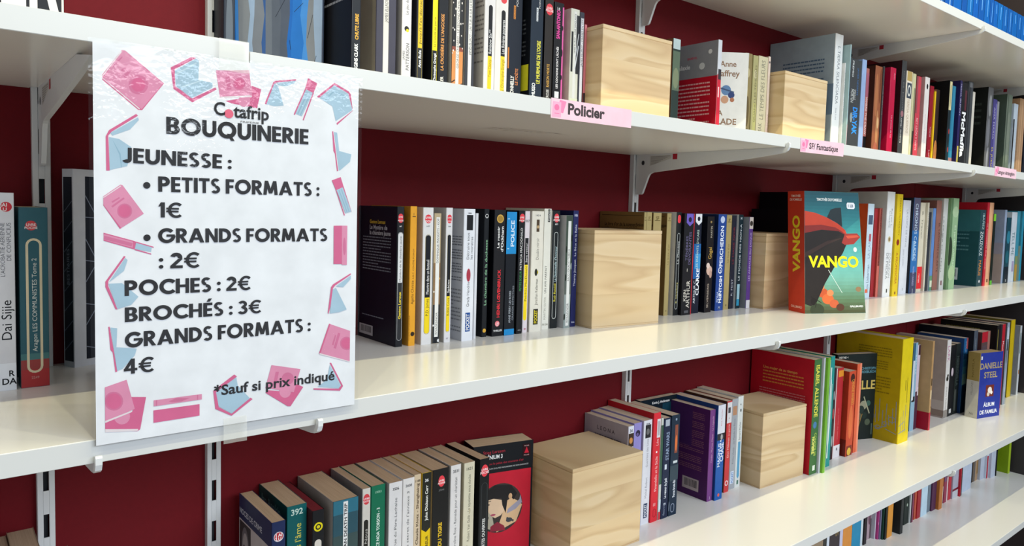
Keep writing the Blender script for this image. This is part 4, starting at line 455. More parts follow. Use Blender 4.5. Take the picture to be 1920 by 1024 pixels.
('p',27.6,16.1,180.8,108,178,910.4,0,'1E2A50','1E2A50','243058',None,'C4A88A',0,'dark blue paperback with portrait photo cover and round publisher mark','crime paperbacks on the lower shelf',(('C',0.5,0.9,0.36,'D8D0D4'),('C',0.5,0.9,0.31,'B0303C'),('N','J AI',0.91,0.24,'F0E8E8'),('N','LU',0.885,0.24,'F0E8E8'),('O',0.1,0.9,0.1,0.83,'8A96B8',0.02),('LT','NOCES DE CRIME',0.02,0.89,7,'C8CCD8'),('LR',0,0.93,0,0.83,'CFC8C8'),('FACE',0.02,0.38,0.42,0.82),('LT','Dorothy L.',0.44,0.7,6,'4A3A3A'),('LT','Sayers',0.44,0.62,6,'4A3A3A'))),
('p',58.3,24.7,212.9,92.1,178,910.4,0,'0F5A5C','0F5A5C','14504F',None,'C4A88A',0,'thick teal paperback with pale number 392 and yellow title','crime paperbacks on the lower shelf',(('N','392',0.955,0.3,'BFD4C8'),('T',"Ainsi saigne-t-il dans l'âme",0.2,0.87,0.32,'D8CC50',0.55),('LT','Ian Rankin',0.1,0.92,11,'6FA09A'))),
('p',83.5,15,197.6,107.4,172,910.4,0,'17181C','17181C','4A1A20',None,'7A2A30',0,'short black paperback with yellow round mark, maroon page tops','crime paperbacks on the lower shelf',(('C',0.5,0.88,0.38,'D8C818'),('C',0.5,0.88,0.24,'17181C'),('C',0.5,0.88,0.14,'D8C818'),('P',0.2,0.78,-0.1,0.79,'D0C8BE'))),
('p',109.2,33.6,195.8,108,178,910.4,0,'2C4E5A','2C4E5A','B4AEAA',None,'C4A88A',0,'very thick paperback with murky teal photo spine and white strip','crime paperbacks on the lower shelf',(('R',0,1,0,0.6,'24302E'),('R',0,1,0.6,0.75,'3A4C4C'),('R',0,1,0.9,1,'2E6A7E'),('R',0.4,0.58,0,0.985,'DADAD8'),('T','JASON STARR - AMERICAN DEATH TRIP',0.2,0.97,0.12,'2A2A2E',0.49,1,1))),
('p',156.9,11.4,211.9,93.1,178,910.4,0,'CFC9C0','CFC9C0','A8A0A0',None,'C4A88A',0,'white paperback with red oval and black capsule, beside dark green spine','crime paperbacks on the lower shelf',(('D',0.5,0.92,0.42,0.04,'D04048'),('N','LIVRE',0.925,0.22,'F0E0E0'),('N','POCHE',0.905,0.22,'F0E0E0'),('P',0.2,0.75,-0.1,0.77,'24221F'),('T','Mary Higgins Clark - Nous',0.15,0.7,0.34,'B8B4AC',0.48))),
('p',170.4,20.4,213.7,91.3,178,910.4,0,'14694C','14694C',None,None,'C4A88A',0,'dark green paperback with white capitals up the spine','crime paperbacks on the lower shelf',(('N','15053',0.95,0.14,'8FBCA4'),('T','EXPÉRIENCE NOA TORSON - 3',0.4,0.83,0.22,'D8E4DC',0.5,1,1),('T','ABBOTT COMBES',0.05,0.38,0.34,'E4ECE6',0.5,1,2))),
('p',194.1,20,209.7,95.3,178,910.4,0,'D6D3D3','D6D3D3','A9A4A6',None,'C4A88A',0,'white paperback numbered 3506 at the spine top','crime paperbacks on the lower shelf',(('N','3506',0.95,0.18,'2A2A2C'),('T','Claude Izner - La disparue du Père-Lachaise',0.1,0.88,0.2,'3A3A3E',0.5))),
('p',216.1,17.8,212,93,178,910.4,0,'D8D4D2','D8D4D2',None,None,'C4A88A',0,'white paperback numbered 2608 at the spine top','crime paperbacks on the lower shelf',(('N','2608',0.945,0.2,'4A4A4E'),('T','Brigitte Aubert - Le secret de l’annexe 3',0.1,0.9,0.22,'4A4A4E',0.45))),
('p',236.8,10.5,217.1,87.9,178,910.4,0,'CDB99C','CDB99C',None,None,'C4A88A',0,'narrow beige paperback with brown title letters','crime paperbacks on the lower shelf',(('N','1188',0.95,0.3,'3A2A1E'),('T','Claude Klotz - Shanghaing',0.45,0.93,0.36,'4A3626',0.5,1,1))),
('p',248.6,14.6,216.3,88.7,178,910.4,0,'E0BC14','E0BC14','D8A820',None,'C4A88A',0,'yellow and black paperback with white author name','crime paperbacks on the lower shelf',(('R',0,1,0.56,1,'23241E'),('V',0,1,0.56,0.53,'23241E'),('T','John Dickson Carr',0.62,0.9,0.3,'E4E4DC',0.5,1,1),('N','36',0.94,0.3,'E0E0E0'),('T','LA MAISON DE LA TERREUR',0.06,0.5,0.3,'3A3410',0.6,1,1))),
('p',266.3,26.5,217.3,87.7,178,910.4,0,'1A1A1A','1A1A1A','B0A49A',None,'C4A88A',0,'black paperback with red oval and yellow capitals low on the spine','crime paperbacks on the lower shelf',(('D',0.55,0.9,0.2,0.045,'E0424C'),('N','LIVRE',0.905,0.1,'F0E0E0',0.55),('N','POCHE',0.885,0.1,'F0E0E0',0.55),('N','37044',0.83,0.1,'6A6A6A',0.55),('T',"L'ANNÉE DU TIGRE",0.2,0.57,0.22,'E0B82A',0.5,1,2))),
('p',296.8,17.4,218.1,86.9,178,910.4,0,'D8D4D2','D8D4D2',None,None,'C4A88A',0,'white paperback numbered 3331 between black and cream spines','crime paperbacks on the lower shelf',(('N','3331',0.95,0.24,'3A3A3E'),('T','Caroline Roe - Remède pour un charlatan',0.3,0.9,0.26,'4A4A4E',0.5))),
('p',317.9,18.4,215.6,89.4,178,910.4,0,'CFC8B0','CFC8B0','B0A68E',None,'C4A88A',0,'cream foxed paperback numbered 1621 left of a black spine','crime paperbacks on the lower shelf',(('N','1621',0.95,0.24,'6A685A'),('T','Robert Van Gulik - Le squelette sous cloche',0.35,0.9,0.26,'5A584A',0.5),('D',0.4,0.3,0.1,0.02,'B8AE90'),('D',0.6,0.6,0.08,0.02,'B8AE90'))),
('p',345.7,17.4,215.7,89.3,178,910.4,0,'16181A','16181A','0E1014',None,'C4A88A',0,'black paperback spine with red oval and outlined capsule','crime paperbacks on the lower shelf',(('D',0.5,0.9,0.36,0.05,'E0424C'),('N','LIVRE',0.91,0.2,'F0E0E0'),('N','POCHE',0.885,0.2,'F0E0E0'),('O',0.2,0.82,-0.1,0.8,'4A4E50',0.03),('T','LA DERNIÈRE PORTES OUVERTES',0.02,0.5,0.3,'D8D8D4',0.5,1,1))),
('p',377,37,301.2,103.3,178,910.4,-1.7854,'14171C','14171C',None,'14171C','D0B898',0,'black and red paperback turned outward, round portrait of dark-haired woman on cover','crime paperbacks on the lower shelf',(('ART','portrait'),)),
('p',-262,25.5,150,125,195,910.4,0,'8A7A66','8A7A66',None,None,'B49C86',0,'aged book seen by its pale page tops, leftmost in the lower left corner','aged books in the lower left corner',()),
('p',-236,23.5,150,125,193.5,910.4,0,'6A5A4C','6A5A4C',None,None,'9A8470',0,'aged book with brown page tops, middle of the lower left corner','aged books in the lower left corner',()),
('p',-212,23,150,126,195.5,910.4,0,'8A7A66','8A7A66',None,None,'A8907A',0,'aged book with tan page tops beside the left wall rail, lower left corner','aged books in the lower left corner',()),
('p',-188.6,24,118,112,187,910.4,0,'5A463C','5A463C',None,None,'7C6252',0,'dark brown aged book in front of the left wall rail, bottom edge','aged books in the lower left corner',()),
('p',644.8,14.3,201,104,179.5,910.4,0,'C4BECC','C4BECC','A8A2AE',None,'CCB9A4',0,'lilac-grey paperback rising behind the large crate, small photo on spine','fantasy paperbacks on the lower shelf',(('R',0.05,0.95,0.8,0.93,'3A2A20'),('D',0.5,0.86,0.3,0.03,'C88A4A'),('R',0.1,0.9,0.93,1,'D8DCE4'),('N','36',0.955,0.4,'3A3A44'),('LT','L E O N A',0.3,0.9,7,'5A5460'),('LL',0.25,0.85,0.8,0.85,1,'5A5460'))),
('p',659.4,19.3,201,104,182.2,910.4,0,'8E86C4','8E86C4',None,None,'CCB9A4',0,'lavender paperback with dark round emblem, right of lilac-grey one','fantasy paperbacks on the lower shelf',(('C',0.5,0.9,0.3,'2A2440'),('C',0.45,0.89,0.14,'6A5A90'))),
('p',681.3,21.5,198.5,106.5,183.7,910.4,0,'D5D6DE','D5D6DE','B8B0D0',None,'CCB9A4',0,'white paperback with small dark photo and blue badge at the foot','fantasy paperbacks on the lower shelf',(('N','10341',0.965,0.16,'15181F'),('R',0.2,0.85,0.83,0.955,'26262A'),('D',0.5,0.89,0.2,0.03,'6A6A6A'),('T','Guerrière des lunes',0.55,0.82,0.26,'8A8A92',0.5),('T','Michel Robert',0.25,0.45,0.26,'8A8A92',0.5),('R',0.3,0.75,0.06,0.2,'2A3A5A'),('T','POCKET',0.07,0.19,0.3,'D8DCE4',0.52,1,1))),
('p',703.2,18.5,195.5,109.5,194.3,910.4,0,'D02A36','D02A36','B81E2C',None,'CCB9A4',0,'bright red paperback with white sticker at the spine top','fantasy paperbacks on the lower shelf',(('R',0.5,0.98,0.77,0.94,'D8D4D8'),('R',0.62,0.7,0.79,0.92,'8A8A90'),('R',0.76,0.86,0.79,0.92,'8A8A90'),('T','Pirandello et la Sicile',0.28,0.6,0.36,'F0C0C0',0.55),('T','Léo',0.7,0.76,0.34,'F0C0C0',0.6),('C',0.55,0.64,0.1,'F8F0F0'),('O',0.35,0.75,0.04,0.12,'8A1420',0.05),('N','11',0.16,0.3,'F0C0C0'))),
('p',723.2,6.6,195.3,108,182.6,910.4,0,'C2C6C0','C2C6C0',None,None,'CCB9A4',0,'thin greenish-white spine beside the bright red one','fantasy paperbacks on the lower shelf',(('R',0,1,0.35,0.93,'3A5A48'),('R',0.2,1,0.1,0.2,'C8D8E4'),('R',0,1,0,0.08,'C03A44'))),
('p',730.2,18.5,194.4,108,180.8,910.4,0,'1C2640','1C2640','141C30',None,'CCB9A4',0,'navy paperback with silver outlined capitals running up','fantasy paperbacks on the lower shelf',(('R',0.2,0.8,0.92,0.985,'A8B0BC'),('T','STAR WARS',0.58,0.86,0.44,'8A9AB4',0.6,1,1),('R',0.3,0.6,0.49,0.54,'C8D0DC'),('T','Le retour du Jedi',0.2,0.4,0.34,'D8DCE4',0.5,1,1),('N','m',0.15,0.3,'C8D0DC'),('T','fleuve',0.03,0.14,0.26,'8A94A8',0.4))),
('p',751.1,22.8,194.6,108,182.8,910.4,0,'17293C','17293C','132232',None,'CCB9A4',0,'dark blue-green paperback with orange scene high on the spine','fantasy paperbacks on the lower shelf',(('R',0.45,0.8,0.62,0.9,'8A4A38'),('D',0.62,0.72,0.12,0.08,'D8703A'),('C',0.55,0.955,0.1,'8A9AB0'),('R',0.35,0.85,0.52,0.545,'C8D0D4'),('T','Force brute Boba',0.18,0.38,0.3,'D8DCE4',0.55,1,1),('O',0.25,0.7,0.03,0.12,'8A94A8',0.06),('D',0.05,0.1,0.04,0.05,'8A94A8'),('R',0,1,0.35,0.5,'33434E'))),
('p',776.6,14,304,105.1,183.8,910.4,-1.6032,'0F151C','0F151C',None,'101C26','CCB9A4',0,'black book facing outward at the back, white author line near its top','fantasy paperbacks on the lower shelf',(('FT','Kevin J. Anderson',0.55,0.955,5,'E4E4E4'),('FR',0.6,1,0.8,0.93,'123848'))),
('p',863.6,15.8,194.4,100,175.1,910.4,0,'6A3270','74407E','4C1F58',None,'CCB9A4',0,'purple paperback showing its printed back cover and barcode','fantasy paperbacks on the lower shelf',(('T','Cinder, Marissa Meyer - La Légende',0.42,0.93,0.3,'C8A0B8',0.55),('N','j',0.04,0.3,'D8C0D8'),('LL',0.05,0.88,0.5,0.94,22,'8A5A6A'),('LL',0.05,0.85,0.3,0.46,8,'8A5A6A'),('LK',0.42,0.8,0.07,0.2,'B9A8A8'),('LR',0,0.6,0.55,1,'48245E'))),
('p',879.8,23.2,188.8,108,183.1,910.4,0,'1E56A0','1E56A0','1A3C7A',None,'CCB9A4',0,'blue paperback with white upper spine and silver gothic title','fantasy paperbacks on the lower shelf',(('R',0,1,0.7,1,'D2D4DC'),('R',0,1,0.63,0.7,'2A2A30'),('D',0.6,0.66,0.15,0.03,'A8A8A8'),('C',0.5,0.62,0.08,'E0E4E8'),('T','Rick Riordan',0.78,0.95,0.16,'C06A70',0.5),('T','MAGNUS',0.35,0.6,0.34,'CCD6E8',0.32,1,1),('T','CHASE',0.4,0.6,0.44,'DDE6F2',0.68,1,1),('C',0.5,0.05,0.14,'E0604A'))),
('p',928.3,15.5,202.4,102.6,180.7,910.4,0,'C23A3C','C23A3C','5A3A28',None,'CCB9A4',0,'red paperback with white top block and round white mark','fantasy paperbacks on the lower shelf',(('R',0,1,0.76,0.985,'D4D2D4'),('R',0.2,0.7,0.87,0.93,'4A4A50'),('N','-',0.82,0.4,'3A3A40'),('C',0.5,0.1,0.34,'E8DCDC'),('C',0.5,0.1,0.22,'C23A3C'),('T','Dan Millman',0.38,0.6,0.36,'E8C0B8',0.5),('T','Le guerrier',0.62,0.75,0.36,'E8C0B8',0.5))),
('p',949.7,19.3,206,99,180.7,910.4,0,'9EA2A8','9EA2A8','A8937C',None,'CCB9A4',0,'grey paperback with orange photo patch and blue badge','fantasy paperbacks on the lower shelf',(('R',0.15,0.85,0.82,0.92,'B08466'),('T','Le Monde du fleuve',0.5,0.78,0.3,'6A7078',0.5),('T','Robin Hobb',0.28,0.46,0.3,'6A7078',0.5),('R',0.2,0.75,0.06,0.2,'C8D4E4'),('T','POCKET',0.07,0.19,0.36,'3A6AA8',0.5,1,1))),
('p',969.6,17.9,206.1,98.9,183.3,910.4,0,'D2D6D4','D2D6D4',None,None,'CCB9A4',0,'white paperback with pale blue arrow stripe, left of second crate','fantasy paperbacks on the lower shelf',(('R',0.3,0.75,0.12,0.5,'5A9ABC'),('V',0.3,0.75,0.12,0.09,'5A9ABC'),('R',0.35,0.65,0.03,0.075,'3A6A5A'),('T','Bernard Werber',0.52,0.72,0.34,'5A6A70',0.5),('R',0.45,0.65,0.83,0.86,'3A3A40'),('D',0.5,0.91,0.08,0.01,'5A5A60'))),
('p',1160.8,28.7,155,148,244.4,910.4,0,'3E6A3A','3E6A3A','B01828',None,'C8B7A2',0,'large red-covered book with green spine and yellow capitals','foreign novels on the lower shelf',(('T','ISABEL ALLENDE',0.5,0.95,0.5,'E0D850',0.5,-1,1),('D',0.45,0.43,0.25,0.03,'4A7AA8'),('T','CONOCE MI',0.16,0.36,0.28,'A8C050',0.62,-1,1),('T','NOMBRE',0.18,0.33,0.34,'E0E070',0.34,-1,2),('R',0.4,0.75,0.03,0.075,'D8E0D0'),('LT','Una mujer de su tiempo',0.2,0.86,6,'D89A50'),('LL',0.2,0.85,0.72,0.84,4,'C8803A'),('LL',0.15,0.88,0.52,0.68,7,'C07074'))),
('p',1190,6,150.3,150,246.7,910.4,0,'BFC2CC','BFC2CC',None,None,'C8B7A2',0,'slim grey-white spine between green and lime spines','foreign novels on the lower shelf',()),
('p',1196.4,10.7,145,150,246.7,910.4,0,'6EA832','6EA832',None,None,'C8B7A2',0,'lime green spine, second green from the second crate','foreign novels on the lower shelf',(('R',0.85,1,0,0.98,'C8D8C0'),)),
('p',1238.3,16.4,159.9,145.1,242.7,910.4,0,'1E8C88','1E8C88',None,None,'C8B7A2',0,'teal spine with white wavy inner edge','foreign novels on the lower shelf',(('R',0,0.3,0.08,0.9,'C8D8D4'),('D',0.3,0.5,0.2,0.3,'C8D8D4'),('R',0.3,0.6,0.5,0.75,'9AB8B4'))),
('p',1291.5,9.9,178.8,125,207.8,910.4,0,'22262A','22262A',None,None,'C8B7A2',0,'thin black speckled spine beside teal','foreign novels on the lower shelf',(('D',0.5,0.5,0.3,0.06,'B0484A'),('D',0.5,0.7,0.3,0.05,'8A9294'),('D',0.5,0.2,0.3,0.06,'9AA0A0'))),
('p',1302.5,32,179,125,205.2,910.4,0,'B02830','B02830','8E2228',None,'C8B7A2',0,'red spine with white foot label, left of violin cover','foreign novels on the lower shelf',(('R',0,1,0,0.14,'D8D4D8'),('R',0.5,0.65,0.08,0.11,'5A5A60'),('T','una novela de amor',0.2,0.55,0.1,'D88A8A',0.6,-1),('R',0,0.12,0,1,'C8C0C0'),('R',0.3,1,0.9,0.97,'D88A2A'))),
('p',1341.6,31.8,168.7,125,195.3,910.4,0,'C2482A','C2482A','A83824',None,'C8B7A2',0,'orange-red paperback with violin silhouette and gold capitals','foreign novels on the lower shelf',(('D',0.5,0.92,0.3,0.05,'3A1A14'),('T','CANONE INVERSO',0.6,0.9,0.4,'D8A040',0.65,-1),('R',0.1,0.9,0,0.12,'7A2A1E'),('C',0.5,0.05,0.28,'D8B040'),('LR',0,1,0,0.2,'6E2418'),('LD',0.6,0.22,9,'5A1C14'),('LD',0.6,0.35,6,'5A1C14'),('LR',0.57,0.63,0.35,0.75,'4A1812'),('LR',0.1,0.9,0.88,0.97,'C88A2A'),('D',0.5,0.4,0.3,0.2,'D86A3A'))),
('p',1384.7,20.9,172.1,125,207.5,910.4,0,'D8603E','D8603E','B8402A',None,'C8B7A2',0,'taller coral spine pressed behind the violin paperback','foreign novels on the lower shelf',(('R',0.6,1,0,1,'E88A6A'),)),
('p',1435.8,20,260.8,118,212.2,910.4,-1.9494,'141C1E','141C1E',None,'16201F','B3A390',0,'dark green-black book turned outward with gold capitals and pale braided figure','foreign novels on the lower shelf',(('FT','HEYNE <',0.16,0.965,5,'D8D8D0'),('FT','CHRISTOPH',0.8,0.83,6,'5A8A98'),('FT','HARDEBUSCH',0.76,0.79,6,'5A8A98'),('FT','RITUELLE',0.66,0.64,22,'C8B060'),('FD',0.72,0.4,11,'8A8A74'),('FD',0.66,0.35,10,'23322E'),('FD',0.84,0.42,7,'3A5A50'),('FD',0.6,0.27,10,'5A5A48'),('FD',0.75,0.28,8,'1E2E2A'),('FD',0.84,0.2,8,'4A5444'),('FX',0.6,0.12,0.7,0.3,2,'8A6A30'),('FX',0.72,0.5,0.88,0.3,3,'9A9A80'),('FX',0.5,0.15,0.62,0.34,3,'4A5A48'),('FR',0.94,0.97,0.05,0.18,'4A5A54'))),
('h',1540.4,56.6,140,162,255.2,910.4,0,'D8C010','D8C010','B89C10',None,'C8B7A2',1,'large yellow hardback with grey-blue calligraphy low on cover','foreign novels on the lower shelf',(('CAL',),('R',0.45,0.5,0.5,0.6,'8A7A20'),('R',0.62,0.66,0.38,0.62,'A08C18'),('LL',0.35,0.85,0.8,0.9,4,'8A7410'),('LL',0.45,0.8,0.68,0.77,4,'8A7410'),('LL',0.35,0.85,0.45,0.62,6,'8A7410'))),
('p',1677.4,22.9,170.1,134.9,228.1,910.4,0,'86A8BE','86A8BE','1F5A8A',None,'C8B7A2',0,'light blue spine with black square, beside yellow hardback','foreign novels on the lower shelf',(('R',0.1,0.9,0.33,0.39,'1A1A1E'),('R',0,0.45,0.35,0.8,'C8D0D8'),('R',0,0.45,0.8,1,'2A5A78'),('T','BARBARA',0.64,0.86,0.34,'B8D4E0',0.7,-1))),
('p',1703.4,16.4,171.2,133.8,220.3,910.4,0,'C8B8C8','C8B8C8',None,None,'C8B7A2',0,'thin pinkish and dark plum spine','foreign novels on the lower shelf',(('R',0,1,0,0.45,'4A2A3E'),('R',0.3,1,0.88,1,'3A2030'),('R',0.6,1,0.4,0.5,'D8C8D0'))),
('p',1728.6,9.8,145.5,140,232.6,910.4,0,'B08C60','B08A5C','B0926A',None,'C8B7A2',0,'tan-covered book with red foot, left of the marble-photo book','foreign novels on the lower shelf',(('R',0,1,0,0.2,'B8203A'),('R',0.2,0.8,0.5,0.58,'4A3A24'),('LR',0,1,0,0.2,'A01830'),('R',0.1,0.9,0.35,0.45,'D0B890'))),
('p',1888.2,26,169.5,135.5,216.4,910.4,0,'CFCBC8','CFCBC8','A49892',None,'C8B7A2',0,'white photo-covered book with pink hand-drawn capitals on the spine','foreign novels on the lower shelf',(('T','LARK',0.72,0.92,0.6,'B06A90',0.5,-1),('D',0.5,0.5,0.3,0.03,'2A2A24'),('D',0.6,0.54,0.2,0.02,'2A2A24'),('T','Anthony McGowan',0.1,0.4,0.3,'5A5450',0.5,-1),('LR',0,1,0.1,0.22,'B8AEA8'),('LD',0.3,0.18,14,'4A3A34'),('LD',0.7,0.1,10,'3A322E'),('LR',0,1,0.02,0.1,'8A7A70'),('R',0,1,0,0.1,'8A827C'))),
('p',1915.4,36.3,169.8,125,199.1,910.4,0,'16171A','16171A',None,None,'C8B7A2',0,'black spine next to pink hand-drawn capitals','foreign novels on the lower shelf',(('D',0.5,0.62,0.2,0.06,'C0B0B8'),('R',0.3,0.7,0.04,0.1,'B8B8B8'))),
('p',1955.6,31,170.1,125,199.9,910.4,0,'1E2422','1E2422',None,None,'C8B7A2',0,'black-green spine with raised dark capitals, left of blue one','foreign novels on the lower shelf',(('T','HIERROVILLA',0.4,0.82,0.6,'4A5450',0.5,-1,1),('R',0.1,0.5,0.05,0.35,'4A4E4A'))),
('p',1987,27.5,162.9,125,213.4,910.4,0,'1E5A8A','1E5A8A','1C3A6A',None,'C8B7A2',0,'blue spine fading to sea green, left of gold-spined book','foreign novels on the lower shelf',(('R',0,1,0.38,0.52,'8AB8A8'),('R',0,1,0.52,0.62,'5AA0B0'),('R',0,1,0.62,0.72,'2E7AA0'),('R',0,1,0,0.37,'14304A'),('R',0.6,1,0.85,1,'A0484A'),('T','MAR',0.8,0.95,0.3,'8AA0B8',0.5,-1))),
('p',2014.9,26.7,148.4,148,234.3,910.4,0,'4A525E','4A525E','10141E',None,'C8B7A2',0,'tall grey spine behind the gold-spined book, navy cover','foreign novels on the lower shelf',(('T','nuestra',0.75,0.9,0.3,'9AA0A8',0.5,-1),)),
('p',2042,62,137.8,150,229.1,910.4,0,'5A4444','5A4444','4A2A2A',None,'C8B7A2',0,'wide book with red block and small photo high on its spine','foreign novels on the lower shelf',(('R',0,0.7,0.87,1,'B0202E'),('R',0.1,0.6,0.65,0.83,'5A4A50'),('D',0.35,0.72,0.15,0.03,'8A7A78'),('R',0.7,1,0.55,1,'9A6A60'))),
('p',2105,26,121,150,246.2,910.4,0,'1A1A1C','1A1A1C','0C0C0E',None,'C8B7A2',0,'tall black cover with a thin gold line on its spine','foreign novels on the lower shelf',(('R',0.2,0.35,0.2,0.95,'8A7A30'),('LL',0.1,0.7,0.92,0.95,1,'6A6430'))),
('p',2133.9,22,116.7,150,247.8,910.4,0,'B0202E','B0202E','4A4A50',None,'C8B7A2',0,'red spine with white script lettering, second from yellow spine','foreign novels on the lower shelf',(('T','Mexico lindo',0.5,0.8,0.5,'E8D8D8',0.5,-1),)),
('p',2204.9,20,126.6,150,245.6,910.4,0,'8E9AA8','8E9AA8','5A5A60',None,'C8B7A2',0,'silver-grey crumpled-looking photo spine left of the yellow one','foreign novels on the lower shelf',(('D',0.5,0.85,0.4,0.1,'C0C8D0'),('D',0.4,0.6,0.3,0.1,'6A7480'),('R',0.3,0.7,0.66,0.8,'22262C'),('D',0.6,0.3,0.3,0.15,'AAB4C0'))),
('p',2320.3,36,151.1,150,241,910.4,0,'C9AC14','C9AC14','6A5E20',None,'C8B7A2',0,'tall yellow spine near the dark end panel','foreign novels on the lower shelf',(('R',0.85,1,0,1,'8A7A20'),)),
('p',2388.2,14,145.5,150,219.1,910.4,0,'C4C8CC','C4C8CC','8A8E94',None,'C8B7A2',0,'white spine beside the dark end panel, last on the lower shelf','foreign novels on the lower shelf',(('R',0.1,0.6,0.6,0.9,'5A7A7A'),('R',0.3,0.8,0.3,0.36,'B0703A'))),
('p',1973.1,34,146.4,100.2,181.8,910.4,-1.8038,'23318C','A08A50',None,'26358E','B8A070',0,'short thick blue paperback turned outward with gold spine and white title',None,(('R',0,1,0,0.57,'C8C4BC'),('T','MILLONES',0.35,0.55,0.16,'8A8480',0.45),('T','NOVELA',0.62,0.9,0.16,'6A5A28',0.45),('N','741',0.06,0.2,'8A8480'),('FT','DANIELLE',0.5,0.8,17,'A8946A'),('FT','STEEL',0.5,0.66,17,'A8946A'),('FR',0.32,0.68,0.32,0.5,'6A2A22'),('FD',0.5,0.42,9,'D8D0C8'),('FD',0.44,0.36,6,'C8B8A8'),('FD',0.58,0.38,5,'E0D8D0'),('FT','ÁLBUM',0.5,0.2,11,'E8E8EC'),('FT','DE FAMILIA',0.5,0.09,11,'E8E8EC'),('FR',0.03,0.09,0.9,0.95,'D8D8D8'))),
('p',1213.8,49.1,168,118,205,650,0,'8A7660','8A7660',None,None,'B3A390',0,'brown-beige spine with pale lettering, leftmost in view on the lowest shelf','books along the lowest shelf',()),
('p',1263.3,15.4,168,118,205,650,0,'2A2A28','2A2A28',None,None,'B3A390',0,'dark grey spine between brown-beige and white on the lowest shelf','books along the lowest shelf',()),
('p',1279.4,10.9,168,118,205,650,0,'C9D0DC','C9D0DC',None,None,'B3A390',0,'thin white spine left of dark brown on the lowest shelf','books along the lowest shelf',()),
('p',1290.7,47,168,118,205,650,0,'33292E','33292E',None,None,'B3A390',0,'wide dark brown spine with gold marks on the lowest shelf','books along the lowest shelf',(('T','BORGES',0.4,0.8,0.3,'8A7440',0.7,-1),)),
('p',1338.2,13.9,168,118,205,650,0,'BDBCD4','BDBCD4',None,None,'B3A390',0,'lilac-white narrow spine beside orange on the lowest shelf','books along the lowest shelf',()),
('p',1352.4,42.8,168,118,205,650,0,'CC8436','CC8436',None,None,'B3A390',0,'wide orange spine, left of cyan on the lowest shelf','books along the lowest shelf',()),
('p',1395.6,43.5,168,118,205,650,0,'1480A8','1480A8',None,None,'B3A390',0,'wide cyan blue spine on the lowest shelf','books along the lowest shelf',()),
('p',1439.6,10.5,168,118,205,650,0,'C4D0D8','C4D0D8',None,None,'B3A390',0,'white spine with tiny marks beside cyan on the lowest shelf','books along the lowest shelf',()),
('p',1509.3,14.3,191.7,113.3,205,650,0,'221C22','221C22',None,None,'B3A390',0,'narrow black spine left of pinkish photo on the lowest shelf','books along the lowest shelf',()),
('p',1543.2,22,200.6,104.4,205,650,0,'A8909A','A8909A',None,None,'B3A390',0,'pinkish photo spine on the lowest shelf','books along the lowest shelf',(('D',0.5,0.3,0.35,0.12,'6A4A58'),('D',0.4,0.6,0.3,0.1,'C8B0BC'),('R',0.6,1,0,0.25,'5A4A50'))),
('p',1565.5,4,191.1,113.9,205,650,0,'C4C4D0','C4C4D0',None,None,'B3A390',0,'pale grey-white spine left of magenta on the lowest shelf','books along the lowest shelf',()),
('p',1569.9,4,185.4,118,205,650,0,'B04080','B04080',None,None,'B3A390',0,'magenta spine with white marks on the lowest shelf','books along the lowest shelf',(('D',0.4,0.2,0.2,0.02,'D8B0C8'),)),
('p',1574.3,4,181.9,118,205,650,0,'7C7898','7C7898',None,None,'B3A390',0,'violet-grey spine right of magenta on the lowest shelf','books along the lowest shelf',()),
('p',1578.7,4,177.3,118,205,650,0,'1E4032','1E4032',None,None,'B3A390',0,'thin dark green spine on the lowest shelf','books along the lowest shelf',()),
('p',1583.1,9.4,174,118,205,650,0,'161C1C','161C1C',None,None,'B3A390',0,'black-green spine left of orange-yellow on the lowest shelf','books along the lowest shelf',()),
('p',1597,27.7,174.6,118,205,650,0,'D08C34','D08C34',None,None,'B3A390',0,'orange-yellow spine left of big black one on the lowest shelf','books along the lowest shelf',()),
('p',1647.4,15.9,165,118,205,650,0,'24282A','24282A',None,None,'B3A390',0,'large black book with white mark near its foot on the lowest shelf','books along the lowest shelf',(('LR',0.2,0.8,0.05,0.08,'B8BCBC'),('LD',0.3,0.25,6,'6A7070'))),
('p',1713,28.2,183.8,118,205,650,0,'10201C','10201C',None,None,'B3A390',0,'black spine with green dots on the lowest shelf','books along the lowest shelf',(('D',0.6,0.25,0.12,0.02,'A0B0A0'),('D',0.5,0.5,0.15,0.03,'1E5A3A'))),
('p',1741.7,4,180.3,118,205,650,0,'D0D4D4','D0D4D4',None,None,'B3A390',0,'very thin white spine beside dark plum on the lowest shelf','books along the lowest shelf',()),
('p',1746.1,12.4,179.5,118,205,650,0,'5A2440','5A2440',None,None,'B3A390',0,'dark plum and pink spine on the lowest shelf','books along the lowest shelf',(('R',0.4,1,0,0.8,'8A3A58'),('R',0,0.4,0,0.6,'1A1018'))),
('p',1773.2,12.4,183.1,118,205,650,0,'B0503A','B0503A',None,None,'B3A390',0,'orange-red thin spine on the lowest shelf','books along the lowest shelf',()),
('p',1786,21.3,181,118,205,650,0,'9C1E28','9C1E28',None,None,'B3A390',0,'deep red spine left of light blue on the lowest shelf','books along the lowest shelf',()),
('p',1807.8,39.1,179.7,118,205,650,0,'B4CCDC','B4CCDC',None,None,'B3A390',0,'rounded light blue spine on the lowest shelf','books along the lowest shelf',()),
('p',1855.3,18.2,182.1,118,205,650,0,'6A7884','6A7884',None,None,'B3A390',0,'slate grey spine right of light blue on the lowest shelf','books along the lowest shelf',()),
('p',1873.9,28.1,178.5,118,205,650,0,'4E2A48','4E2A48',None,None,'B3A390',0,'purple spine left of orange on the lowest shelf','books along the lowest shelf',()),
('p',1902.4,24.4,170.8,118,205,650,0,'B06C34','B06C34',None,None,'B3A390',0,'burnt orange spine with white right edge on the lowest shelf','books along the lowest shelf',(('R',0.9,1,0,0.3,'D8D4CC'),)),
